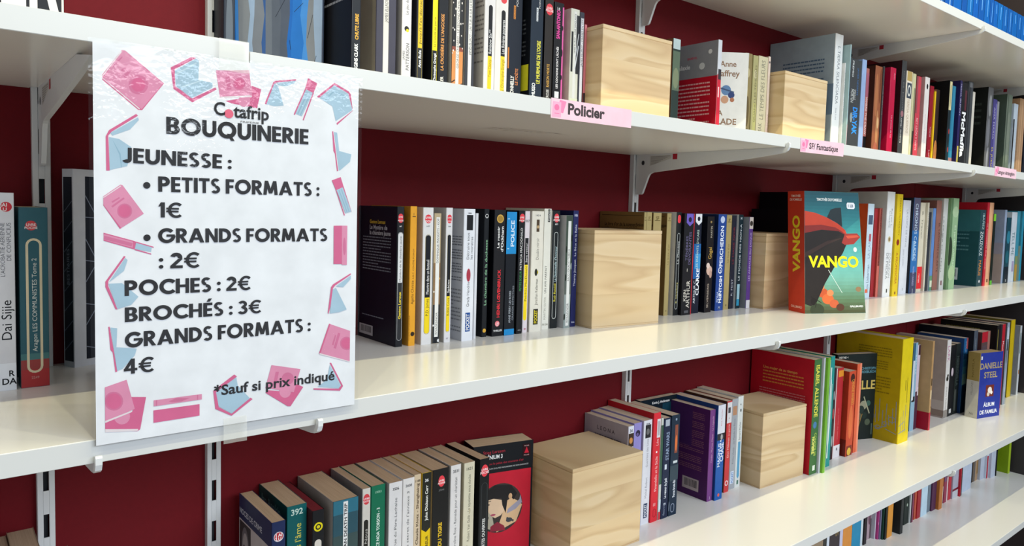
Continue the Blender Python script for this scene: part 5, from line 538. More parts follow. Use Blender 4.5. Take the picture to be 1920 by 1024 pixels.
('p',1964.8,27.7,182.1,118,205,650,0,'8A3048','8A3048',None,None,'B3A390',0,'plum-red spine with violet top on the lowest shelf','books along the lowest shelf',(('R',0,0.6,0.3,1,'6A4A68'),('R',0.7,1,0,0.35,'D0B8B8'))),
('p',2000.1,19.9,183.3,118,215,650,0,'B02A38','B02A38',None,None,'B3A390',0,'red spine left of pale panel on the lowest shelf','books along the lowest shelf',()),
('p',2020.4,39.9,179.4,118,215,650,0,'A4A4B4','A4A4B4',None,None,'B3A390',0,'pale grey panel-like spine with red foot line on the lowest shelf','books along the lowest shelf',(('R',0,1,0.1,0.13,'6A1028'),('R',0,1,0,0.1,'B8BCC4'))),
('p',2060.7,4,173.4,118,215,650,0,'B42434','B42434',None,None,'B3A390',0,'red spine right of pale panel on the lowest shelf','books along the lowest shelf',()),
('p',2065.1,11.5,174.7,118,205,650,0,'2A2C2A','2A2C2A',None,None,'B3A390',0,'thin dark spine right of the red one on the lowest shelf','books along the lowest shelf',()),
('p',2095.7,70.5,181.5,118,205,650,0,'B0BCD0','B0BCD0',None,None,'B3A390',0,'wide pale blue-white spine on the lowest shelf','books along the lowest shelf',()),
('p',2212.6,13.4,197.3,107.7,205,650,0,'16181E','16181E',None,None,'B3A390',0,'thin black spine right of pale blue-white on the lowest shelf','books along the lowest shelf',()),
('p',2226.3,36.7,196.5,108.5,205,650,0,'A08468','A08468',None,None,'B3A390',0,'tan and grey spine on the lowest shelf','books along the lowest shelf',(('R',0,0.4,0,1,'5A5450'),('R',0.7,1,0.1,0.6,'8A6A3A'))),
('p',2263.5,31.5,189.2,115.8,205,650,0,'B0B8C8','B0B8C8',None,None,'B3A390',0,'pale grey spine left of red block on the lowest shelf','books along the lowest shelf',()),
('p',2295.4,16.4,183,118,205,650,0,'C0C8D4','C0C8D4',None,None,'B3A390',0,'white spine with red lower block on the lowest shelf','books along the lowest shelf',(('R',0,0.75,0,0.35,'A81E30'),)),
('p',2312.1,37.1,175.7,118,205,650,0,'B4BCCC','B4BCCC',None,None,'B3A390',0,'wide pale grey spine left of thin black on the lowest shelf','books along the lowest shelf',()),
('p',2349.7,4.7,173.2,118,205,650,0,'14161C','14161C',None,None,'B3A390',0,'thin black spine beside the lime green book on the lowest shelf','books along the lowest shelf',()),
('h',2407.4,15,157.2,140,220,650,0,'8AA020','9AB428','7C9A16',None,'B3A390',1,'lime green large book at the right end of the lowest shelf',None,()),
('h',-296,24,146,119.5,236,1579.9,-1.5708,'1C1D22','1C1D22',None,None,'CDBE9F',1,'black book facing outward with huge white letters ER, top left corner',None,(('FT','ER',0.81,0.262,86,'E2DEDC',42),('FR',0.985,0.999,0,1,'D8D0CC')))]
SIGN_ART=(('C65E86',((18.9,292.8),(21.2,292.7),(47.6,272.2),(32.3,250.4),(29.6,250.4),(4.5,269.6),(4.7,273.3))),('CE84A2',((19.3,292.2),(20.9,292.2),(47,272.1),(32,251.2),(5.6,270.2))),('D6CACF',((5.2,272.4),(18.4,292),(19.3,292),(6.3,271.8))),('D6CACF',((4.9,270.8),(5.6,271.3),(30.9,251.5),(30.3,250.8))),('C26A8E',((36.5,269.8),(36.2,267.5),(35.2,265.4),(33.7,263.6),(31.9,262.3),(29.8,261.8),(27.8,261.9),(25.9,262.7),(24.5,264.1),(23.6,265.9),(23.3,268.1),(23.6,270.4),(24.5,272.5),(26,274.2),(27.8,275.5),(29.9,276.1),(31.9,276),(33.8,275.3),(35.2,273.9),(36.2,272))),('C65E86',((34.6,269.5),(34.4,267.9),(33.7,266.4),(32.6,265.1),(31.3,264.2),(29.8,263.7),(28.3,263.8),(27,264.4),(26,265.4),(25.3,266.8),(25.1,268.3),(25.3,270),(26,271.5),(27.1,272.8),(28.4,273.7),(29.9,274.1),(31.3,274.1),(32.7,273.5),(33.7,272.5),(34.4,271.1))),('C26A8E',((16.6,275.1),(20.2,281),(22,280.3),(17.9,273.8))),('C26A8E',((19.3,273.5),(24.7,281.2),(26.2,280.4),(21,272.3))),('C26A8E',((12.6,280.4),(18.9,288.2),(19.3,287.3),(13.5,279.8))),('C65E86',((52.3,284.9),(67,294.9),(71,294.8),(55.2,283.9),(55.6,271.2),(68,263.4),(85.3,273.9),(86.4,272.4),(68,260.2),(54.2,269))),('9CB6C8',((55.2,282.9),(71,294.5),(73,292.7),(72.5,278),(83.2,277.3),(83.2,273.6),(67.5,263.3),(56.1,271.2))),('B4C8D4',((55.2,280.4),(71,291.4),(71.2,290.3),(55.2,279.1))),('B4C8D4',((60.1,271.7),(76.1,279),(76.3,278.2),(61,270.8))),('C65E86',((113.9,278.9),(121.9,276.9),(118.7,261.1),(98.4,262.7),(93.1,264.2),(114.2,269.9))),('CE84A2',((113.1,266.5),(112.8,265),(112.1,263.5),(111.1,262.3),(109.7,261.5),(108.2,261),(106.6,261.1),(105.3,261.7),(104.2,262.6),(103.5,263.9),(103.3,265.4),(103.5,266.9),(104.2,268.4),(105.3,269.6),(106.6,270.4),(108.1,270.8),(109.6,270.8),(111,270.3),(112.1,269.3),(112.8,268))),('CE84A2',((85.7,287.3),(111.9,291.1),(114.5,271.6),(113.1,269.8),(88.9,265.9))),('D6CACF',((88.9,267),(113.4,271.1),(113.2,269.6),(89.1,265.7))),('C26A8E',((109.3,279.9),(109,278.3),(108.3,276.7),(107.2,275.4),(105.7,274.5),(104.1,274.1),(102.5,274.1),(101.1,274.7),(99.9,275.7),(99.2,277),(98.9,278.6),(99.2,280.2),(99.9,281.7),(101,283),(102.5,284),(104.1,284.4),(105.7,284.4),(107.1,283.8),(108.3,282.8),(109,281.5))),('C65E86',((108.2,279.8),(108,278.5),(107.4,277.2),(106.5,276.2),(105.4,275.5),(104.1,275.1),(102.8,275.2),(101.7,275.6),(100.8,276.4),(100.2,277.5),(100,278.7),(100.2,280),(100.8,281.2),(101.7,282.2),(102.8,283),(104.1,283.3),(105.3,283.3),(106.5,282.9),(107.4,282.1),(108,281))),('C26A8E',((93.1,283),(96.2,284.1),(97.9,273.9),(94.4,273))),('C65E86',((124.8,265.6),(132.1,284.3),(133.8,285.4),(151.9,289.1),(151.7,287.9),(134.4,284),(126.2,265.2))),('9CB6C8',((126.2,265.2),(132.9,283.3),(136.1,281.4),(140.9,265.7),(133.4,264.3))),('9CB6C8',((134.4,283.8),(151.4,287.7),(150.2,285.5),(142.5,281.7),(136.1,282))),('9CB6C8',((159.8,281.6),(166.6,279.3),(157,258.3),(151,260))),('C65E86',((162.2,291.4),(170.8,287.9),(167.2,279.3),(159.6,282.1))),('C65E86',((159.6,282.1),(160.6,281.9),(150.7,258.8),(149.7,259.3))),('C65E86',((166.6,279.5),(167.7,279.4),(158.6,255),(157.7,255.5))),('86A6BA',((161.3,278.9),(162.3,278.5),(153.8,259.9),(152.8,260.3))),('86A6BA',((164,278),(164.7,277.8),(155.9,259.2),(155.2,259.5))),('9CB6C8',((172.8,275.8),(186.5,288.4),(199.6,282.5),(204.1,268.7),(188.2,257.3),(184.8,269.9))),('C65E86',((170.3,276.5),(186.5,290.5),(200.2,284.7),(202.2,282.8),(206.4,268.1),(189.5,254.1),(188.9,255.6),(204.4,268.4),(199.9,282.9),(186.5,288.5),(172.4,275.8))),('86A6BA',((177.2,274.9),(186.6,284.3),(197.6,279.7),(197.1,278.6),(186.6,282.8),(178.2,274.1))),('C65E86',((184.9,248.1),(185.9,248.2),(191,213.6),(189.9,213.3),(187.7,228.7),(186.3,231))),('9CB6C8',((186.7,247.7),(189.6,247.3),(191.8,231.4),(203.6,229.2),(202.4,222.5),(193.3,214.7),(191.7,214))),('C65E86',((7.9,229),(10.1,233.7),(28.2,247.3),(29.5,246.1),(11.9,232.8),(9.6,229.7),(10.3,204.2),(8.1,204.1))),('9CB6C8',((11,231.8),(29.5,244.9),(30,242.9),(24,235.4),(12.3,229.9))),('9CB6C8',((10.1,228.7),(16.7,227.8),(24.8,222.4),(22,208.2),(13.9,205.8),(10.4,204.6))),('86A6BA',((11.8,227.9),(17.6,216.9),(18.4,207),(17.9,207),(16.7,216.4))),('CE84A2',((4.5,185.2),(17.4,194.3),(18.8,193.9),(33.1,173),(17.2,161.7),(4.4,178.7))),('C26A8E',((25.1,174.9),(24.9,173.1),(24.1,171.5),(23,170.3),(21.6,169.4),(20,169.1),(18.4,169.4),(17,170.2),(15.9,171.4),(15.2,173),(15,174.7),(15.2,176.4),(15.9,178),(17.1,179.3),(18.5,180.1),(20,180.4),(21.6,180.2),(23,179.4),(24.2,178.2),(24.9,176.6))),('C65E86',((24.2,174.9),(24,173.4),(23.4,172.1),(22.5,171.1),(21.3,170.4),(20,170.2),(18.7,170.4),(17.5,171),(16.6,172),(16.1,173.3),(15.9,174.7),(16.1,176.1),(16.7,177.4),(17.6,178.5),(18.8,179.2),(20,179.4),(21.3,179.2),(22.5,178.6),(23.4,177.6),(24,176.3))),('C26A8E',((11.3,181.6),(16.5,185.1),(16.9,184.1),(12,180.6))),('C26A8E',((11.1,178.2),(19.3,184.9),(20.1,183.9),(12.1,177.2))),('C65E86',((4.4,178.7),(4.9,179.4),(17.7,162),(16.8,161.5))),('D6CACF',((4.9,184.6),(17.4,193.6),(17.8,193),(5.3,183.9))),('9CB6C8',((27.7,151.3),(38.5,147.6),(38,144),(26.7,146.2))),('CE84A2',((5.6,158.6),(26.8,152.3),(25.3,146.4),(4.4,152.7))),('C65E86',((25.8,152.3),(27.7,151.9),(26.7,146),(25.2,146.4))),('C65E86',((27.7,151.9),(39.8,147.9),(39.8,147.1),(27.7,151))),('C65E86',((26.7,146.4),(38.1,142.7),(38.1,141.9),(26.7,145.5))),('C65E86',((5.6,158.6),(26.8,152.3),(26.6,151.6),(5.4,157.8))),('C65E86',((4.6,153.5),(25.4,147.2),(25.3,146.4),(4.4,152.7))),('C26A8E',((6.5,156.4),(25.4,150.7),(24.4,148.3),(6,153.8))),('9CB6C8',((20.3,139.7),(21.8,138.1),(19.3,130),(9.3,121.8))),('9CB6C8',((8.9,120.8),(17.9,120.9),(29.1,110.1),(24.2,104.2),(14.6,101.4))),('C65E86',((19.4,141.2),(20.5,140.7),(8.9,122.8),(8.7,119.3),(14.8,101.3),(13.5,101.4),(6.9,118.4),(6.9,122.4))),('9CB6C8',((10,88),(14.5,87.1),(13.9,72.8),(27.7,70.4),(26.3,65.3),(17.9,55.9),(14.3,54.8))),('C65E86',((8.6,88.6),(9.5,88.7),(14.3,54.3),(13.1,53.9),(11.4,69),(9.9,71.2))),('C65E86',((23.8,33.6),(34,32.1),(29.8,7.6),(27.9,6.4),(4.2,9.9),(4.3,17.6),(24.7,22.7))),('CE84A2',((22.8,18.8),(22.5,16.9),(21.7,15.3),(20.5,14.1),(18.9,13.5),(17.2,13.4),(15.5,14),(14,15.2),(12.8,16.7),(12,18.6),(11.8,20.6),(12.1,22.4),(12.8,24),(14.1,25.2),(15.6,25.9),(17.3,25.9),(19,25.4),(20.5,24.2),(21.8,22.7),(22.5,20.8))),('D6CACF',((4.2,11.7),(28.4,8),(28,6.6),(4.2,9.2))),('CE84A2',((4.5,43.4),(20.6,47.3),(26.1,24.1),(4.3,17.1))),('C26A8E',((18.2,31.2),(17.9,29),(17,27.1),(15.6,25.7),(13.8,24.9),(11.8,24.9),(9.8,25.6),(8.1,26.8),(6.7,28.6),(5.8,30.8),(5.6,33),(5.9,35.2),(6.8,37.1),(8.2,38.5),(9.9,39.2),(11.9,39.3),(13.9,38.7),(15.6,37.4),(17,35.6),(17.9,33.5))),('C65E86',((17.1,31.3),(16.9,29.5),(16.1,28),(14.9,26.8),(13.4,26.2),(11.8,26.1),(10.2,26.7),(8.7,27.7),(7.6,29.2),(6.9,31),(6.6,32.9),(6.9,34.7),(7.6,36.2),(8.8,37.4),(10.3,38),(11.9,38.1),(13.5,37.6),(15,36.5),(16.1,35),(16.9,33.2))),('D6CACF',((4.3,17.9),(23.9,23),(24.4,22),(4.3,16.4))),('CE84A2',((39.4,28.7),(75.1,28.7),(75.1,24.3),(39.4,23.9))),('C26A8E',((50.2,26.3),(55.7,28.2),(65.8,26.8),(59.7,24.9),(52.7,25.1))),('C65E86',((39.2,20.8),(73.3,20.7),(73.3,11.3),(39.2,11))),('C26A8E',((40.9,28.5),(41.9,28.6),(41.8,24),(40.9,24))),('C26A8E',((71.4,28.5),(72.2,28.5),(72.2,24.5),(71.4,24.5))),('C65E86',((83.9,30.2),(100.7,41.5),(102.9,39.5),(86.6,28.7),(88.2,16.1),(98.6,8.8),(114.2,20.2),(115.9,18.6),(98.6,7.1),(85.6,14.8))),('9CB6C8',((86.1,28.7),(102.3,39),(103.5,32),(113.6,19.7),(98.6,9.1),(88.2,16.6))),('C65E86',((152.4,27.4),(160.4,23.1),(148.9,7.5),(146.4,7.9),(126.8,22.5),(128.5,24.6),(150,19.9))),('CE84A2',((149,20),(148.8,18.5),(148.1,17.2),(147,16.3),(145.5,15.8),(144,15.7),(142.4,16.2),(141,17.1),(139.9,18.4),(139.2,19.9),(138.9,21.4),(139.1,22.9),(139.8,24.2),(140.9,25.2),(142.3,25.7),(143.9,25.7),(145.5,25.3),(146.9,24.4),(148,23.1),(148.8,21.6))),('CE84A2',((131.9,45.8),(157.6,39.3),(151.8,19.6),(126.7,26.6))),('C26A8E',((151.7,31.6),(151.5,30),(150.7,28.6),(149.5,27.6),(148,27),(146.3,27),(144.6,27.4),(143.1,28.4),(141.9,29.7),(141.1,31.3),(140.8,33),(141.1,34.6),(141.9,36),(143,37),(144.5,37.6),(146.2,37.7),(147.9,37.2),(149.4,36.3),(150.7,34.9),(151.4,33.3))),('C26A8E',((135.5,39.6),(138.4,39.2),(136.1,27.7),(133.2,28.1))),('9CB6C8',((185.1,39.8),(195.8,19.8),(193.9,17.3),(173.7,21.5),(182.6,26.5))),('C65E86',((185,41.6),(186.3,41.8),(198.3,18.9),(195.2,14.9),(169.9,19.3),(169.9,20.6),(193.9,17),(196.5,19.7))),('CE84A2',((184,77.3),(208.3,69.1),(207,40.4),(174.6,51.3))),('C26A8E',((208.1,57.3),(207.8,55.3),(206.9,53.7),(205.4,52.4),(203.5,51.7),(201.4,51.6),(199.4,52.2),(197.5,53.2),(196,54.8),(195,56.6),(194.7,58.5),(195,60.4),(195.9,62.1),(197.3,63.3),(199.2,64),(201.3,64.1),(203.3,63.6),(205.2,62.6),(206.8,61.1),(207.7,59.2))),('C65E86',((206.7,57.4),(206.5,55.9),(205.8,54.5),(204.6,53.5),(203.1,53),(201.4,52.9),(199.8,53.3),(198.3,54.2),(197.1,55.4),(196.3,56.8),(196,58.4),(196.2,59.9),(197,61.2),(198.1,62.2),(199.6,62.8),(201.3,62.9),(202.9,62.5),(204.5,61.6),(205.7,60.4),(206.5,59))),('C26A8E',((186.8,58.1),(189.7,66.6),(191,66.3),(188.5,57.3))),('C26A8E',((188.5,54.8),(192.6,68.4),(195,67.7),(190.8,54))),('C65E86',((174.6,51.3),(184,77.3),(185.3,77),(176.2,51.8))),('D6CACF',((175.3,51.6),(206.3,41.1),(206,40.3),(175,50.5))),('C65E86',((187.4,165),(195.2,165.1),(195.4,130.6),(187.6,130.8))),('CE84A2',((195.2,165.1),(200.5,165.1),(200.5,129.6),(195.5,129.7))),('C26A8E',((199.3,146.4),(199.3,144),(199.1,141.8),(198.8,140),(198.4,138.9),(198,138.5),(197.5,138.9),(197.1,140),(196.8,141.8),(196.5,144),(196.4,146.5),(196.5,148.9),(196.6,151.1),(196.9,152.9),(197.3,154),(197.8,154.4),(198.2,154),(198.6,152.9),(199,151.1),(199.2,148.9))),('9CB6C8',((189.6,196.6),(196.1,199.3),(204.3,178),(198.4,176.3))),('C65E86',((185,205.1),(193.4,208.4),(196.4,199.9),(189,196.6))),('C65E86',((188.6,197.2),(189.3,197.4),(198,174.5),(197.2,174.1))),('C65E86',((195.4,199.8),(196.4,200.1),(205.4,177.7),(204.6,177.3))),('86A6BA',((191.6,196.7),(192.2,196.9),(200.4,177.2),(199.7,176.9))),('86A6BA',((193.8,197.6),(194.4,197.9),(202.3,177.7),(201.7,177.5))),('9CB6C8',((186.8,107.7),(190.1,109.4),(200.9,89.1),(193.6,87.1),(184.5,86.5))),('9CB6C8',((190.1,110.6),(207.6,119.7),(207.2,116.7),(197.3,109.7))),('C65E86',((182.6,87.3),(185.5,110.2),(187.4,112.6),(207.8,122),(207.9,120.7),(189.4,111.5),(187.2,108.9),(185.1,93.2),(183.2,86))))
SIGN_TEXT=(('Cotafrip',84.2,252.7,44.1,10.42,0.0112),('BOUQUINERIE',49.1,234.5,113.9,12.86,0.0035),('JEUNESSE :',18.4,210.7,79.6,11.19,-0.0084),('PETITS FORMATS :',43.2,190,130.3,11.64,0.0055),('1€',43.1,170.4,16.8,11.57,-0.0056),('GRANDS FORMATS',43,150.8,138.4,11.21,0.0038),(': 2€',43.5,130.9,29.7,12.17,0.0041),('POCHES : 2€',19.6,111.1,94.1,11.66,0.0016),('BROCHÉS : 3€',19.7,91.3,102.9,11.11,0.0003),('GRANDS FORMATS :',19.6,71.7,147,11.64,0.0021),('4€',18.8,52.7,20.7,11.56,-0.0787),('*Sauf si prix indiqué',84.5,25.8,105.3,8.63,0.0047))
SIGN_DOTS=((35.2,194.5),(35.2,154.8),(95.8,254.3))

Z0 = 1030.0
ZA_L, ZA, ZB, ZC, ZD, ZE = 549.87+Z0, 542.96+Z0, 239.36+Z0, -119.55+Z0, 847.35+Z0, -380.0+Z0
TH = 17.8; WALL = 307.3; XEND = 2439.0
# ------------------------------------------------------------------ the room
mb = MB(); wp = wall_paint(); dk = plain('groove_shadow_gap', '1A0C0E', 0.9)
mb.box(-1600, 1956.0, WALL, WALL+18, 0, 2950, wp)
mb.box(1958.0, XEND, WALL, WALL+18, 0, 2950, wp)
mb.box(1950, 1964, WALL+4, WALL+17, 0, 2950, dk)
tag(mb.build('wall_back'), kind='structure')
mb = MB(); mb.box(XEND, XEND+22, -420, WALL+18, 0, 2950, plain('dark_end_panel', '2B2628', 0.55))
tag(mb.build('wall_right'), kind='structure')
def floor_mat():
    m = bpy.data.materials.new('grey_vinyl_floor')
    n, l, b = nodes_of(m)
    no = n.new('ShaderNodeTexNoise'); no.inputs['Scale'].default_value = 14; no.inputs['Detail'].default_value = 6
    cr = n.new('ShaderNodeValToRGB'); cr.color_ramp.elements[0].color = lin('7A746C'); cr.color_ramp.elements[1].color = lin('958E84')
    l.new(no.outputs[0], cr.inputs[0]); l.new(cr.outputs[0], b.inputs['Base Color']); b.inputs['Roughness'].default_value = 0.5
    return m
mb = MB(); mb.box(-1600, XEND+22, -3600, WALL+18, -20, 0, floor_mat())
tag(mb.build('floor'), kind='structure')
# ------------------------------------------------------------------ shelf boards
LAM = laminate()
DIM_EDGE = plain('dimmed_edge_band', 'C8C9C9', 0.3, 0.4)  # edge band greyer than the board, dimmer light put into its colour
BRK = plain('white_enamel', 'D6D8DA', 0.38, 0.5)
UX = {1: -174.7, 2: 0.0, 3: 749.7, 4: 1491.2, 5: 2314.9}
def board(x0, x1, z, label):
    r = empty('shelf_board', x0, 0, z)
    m = MB(); m.box(0, x1-x0, 0.8, 296.5, -TH, 0, LAM, 0.3)
    cuts = sorted(u for u in UX.values() if x0 < u < x1); a = x0
    for u in cuts+[x1+9]:      # back strips notched round the wall rails, added to stop light leaking down
        if u-9 > a: m.box(a-x0, u-9-x0, 296.5, WALL-.3, -TH, 0, LAM)
        a = u+9
    m.build('panel', r)
    e = MB(); e.box(0, x1-x0, 0, 0.8, -TH+.1, -.1, DIM_EDGE, 0.35); e.build('edge_band', r)
    return tag(r, label, 'shelf', 'white shelf boards')
bd = board(-62.2, XEND-1, ZA, 'upper white shelf board carrying crates above the pink strips')
mk = MB()      # faded factory stamp under the board
rs = random.Random(3)
for row, (x0, x1, yy) in enumerate(((305, 352, 166), (300, 395, 152), (318, 410, 140))):
    x = x0
    while x < x1:
        ln = rs.uniform(2, 8); mk.face([(x+62.2, yy, -TH-.04), (x+ln+62.2, yy-1, -TH-.04), (x+ln+62.2, yy+3.4, -TH-.04), (x+62.2, yy+4.4, -TH-.04)], ink(rs.choice(('6E665E', '8C8278', 'A89E92')))); x += ln+rs.uniform(1, 5)
mk.build('faded_stamp', bd)
board(-1100, -62.8, ZA_L, 'upper white shelf board left of the notice, sitting slightly higher')
board(-1100, XEND-1, ZB, 'middle white shelf board under the notice and airship book')
board(-1100, XEND-1, ZC, 'lower white shelf board below the middle one')
board(300, XEND-1, ZD, 'highest white shelf board, under the matching blue books')
board(300, XEND-1, ZE, 'lowest white shelf board, seen at the bottom right corner')
# ------------------------------------------------------------------ slotted uprights
SLOT_SHADE = plain('slot_shade_dark', '20262E', 0.6)  # dark colour painted for the shade inside slots and bolt holes
def upright(i, label):
    m = MB(); w = 8.1; yf = WALL-9.6; z0, z1 = 150.0, 2650.0
    m.box(-w, -w+1.4, yf+.6, WALL, z0, z1, BRK); m.box(w-1.4, w, yf+.6, WALL, z0, z1, BRK)
    sw = 2.6
    m.box(-w, -sw, yf, yf+1.4, z0, z1, BRK, .5); m.box(sw, w, yf, yf+1.4, z0, z1, BRK, .5)
    m.box(-sw, sw, yf+8, yf+8.8, z0, z1, SLOT_SHADE)  # dark strip added where only shade shows through the slots
    first = 0.8+Z0-51.45*14
    z = z0; k = 0
    while True:
        s0 = first+51.45*k
        if s0 > z1-60: break
        if s0 > z: m.box(-sw, sw, yf+.05, yf+1.4, z, s0, BRK)
        z = s0+25.7; k += 1
    m.box(-sw, sw, yf+.05, yf+1.4, z, z1, BRK)
    return tag(m.build('wall_upright', loc=(UX[i], 0, 0)), label, 'shelf rail', 'slotted wall rails')
upright(1, 'white slotted wall rail at far left behind the blue-green book')
upright(2, 'white slotted wall rail left of the glacier book, partly behind notice')
upright(3, 'white slotted wall rail behind the crates near the picture centre')
upright(4, 'white slotted wall rail behind the airship book and the strip SF')
upright(5, 'white slotted wall rail beside the dark end panel')
STR = plain('bracket_sticker_paper', 'C4C3C0', 0.5); STT = plain('bracket_sticker_print', '8E8A88', 0.5); STD = plain('bracket_sticker_red', 'B01830', 0.45)
def bracket(i, z, label, k=1.0, lip=True):
    r = empty('shelf_bracket', UX[i], 0, z-TH)
    m = MB()
    pr = [(297, 0), (297, -72*k), (284, -72*k), (281, -70*k), (268, -39*k), (264.5, -35*k), (258, -32.6*k), (169, -25*k), (66, -15.5*k), (10, -9.6*k), (2, -8*k), (-3.5, -5), (-6.2, 0), (-6.6, 5), (-5.2, 6.6), (-2.6, 6.4), (-1.2, 5), (-.5, -.2), (60, -.2)]
    if not lip: pr = [p for p in pr if p[0] > 0]
    m.prism_x(pr, -2.3, 2.3, BRK)
    a = m.build('arm', r)
    h = MB(); h.face([(-2.45, y, zz) for y, zz in disc(281, -15, 3.6, 4.2)], SLOT_SHADE); h.build('bolt_hole', a)  # flat dark disc, the shade of the hole painted on the arm
    s = MB(); x = -2.42
    s.face([(x, 265, -3), (x, 217, -3), (x, 217, -9), (x, 265, -21)], STR)
    for q in range(7): s.face([(x-.05, 263, -4.4-q*2.2), (x-.05, 220+q*5, -4.4-q*2.0), (x-.05, 220+q*5, -5.3-q*2.0), (x-.05, 263, -5.4-q*2.2)], STT)
    s.face([(x-.03, 214, -1.5), (x-.03, 204, -1.5), (x-.03, 204, -11), (x-.03, 214, -11)], STD)
    tag(s.build('sticker', r), 'small printed sticker with a red square')
    return tag(r, label, 'shelf bracket', 'white shelf brackets')
bracket(1, ZA_L, 'white bracket under the upper left board, left of the notice', 1.12, False)
bracket(1, ZB, 'white bracket tip under the middle board at notice corner')
bracket(2, ZB, 'white bracket tip under the middle board, below notice right half')
bracket(3, ZD, 'white bracket whose foot shows above the large upper crate')
bracket(3, ZA, 'white bracket under the upper board, left of strip SF')
bracket(3, ZB, 'white bracket tip under the middle board, left of the large red book')
bracket(4, ZD, 'white bracket under the highest board, above charcoal book')
bracket(4, ZA, 'white bracket under the upper board, right of strip SF')
bracket(4, ZB, 'white bracket tip under the middle board near the yellow spine')
bracket(4, ZC, 'white bracket tip under the lower board, above lowest books')
bracket(5, ZD, 'white bracket under the highest board beside the dark end panel')
bracket(5, ZA, 'white bracket under the upper board beside the dark end panel')
# ------------------------------------------------------------------ wooden crates
def crate(x, y, z, w, d, h, yaw, seed, label):
    r = empty('wooden_crate', x, y, z, yaw)
    m = MB(); wd = pine(seed)
    m.box(0, w, 0, d, 0.0, 2.2, wd, .4); m.box(0.8, w-.8, .8, d-.8, 2.2, 2.7, wd); m.box(0, w, 0, d, 2.7, h-6.2, wd, .6)
    m.build('body', r)
    q = MB(); wl = pine(seed+7.3); q.box(0.9, w-.9, .9, d-.9, h-6.2, h-5.5, wl); q.box(-.3, w+.3, -.3, d+.3, h-5.5, h, wl, .6)
    q.build('lid', r)
    return tag(r, label, 'wooden box', 'pine crates used as bookends')
crate(523.9, 177.0, ZB, 142.2, 118, 152, -.095, 1.0, 'pine crate on the middle shelf, right of the navy spine')
crate(992.5, 176.4, ZB, 128, 118, 147, .02, 2.0, 'pine crate on the middle shelf half hidden by the airship book')
crate(481.0, 163.5, ZC, 155.0, 128, 151, -.02, 3.0, 'large pine crate on the lower shelf, right of portrait cover')
crate(1006.0, 172.5, ZC, 147.6, 118, 151.5, -.055, 4.0, 'pine crate on the lower shelf, left of the large red book')
crate(509.6, 160.0, ZA, 157.5, 130, 152.3, 0, 5.0, 'large pine crate on the upper shelf above the pink strip Policier')
crate(1002.0, 160.0, ZA, 157.2, 128, 153.0, .0, 6.0, 'smaller-looking pine crate on the upper shelf before the tall pale hardback')
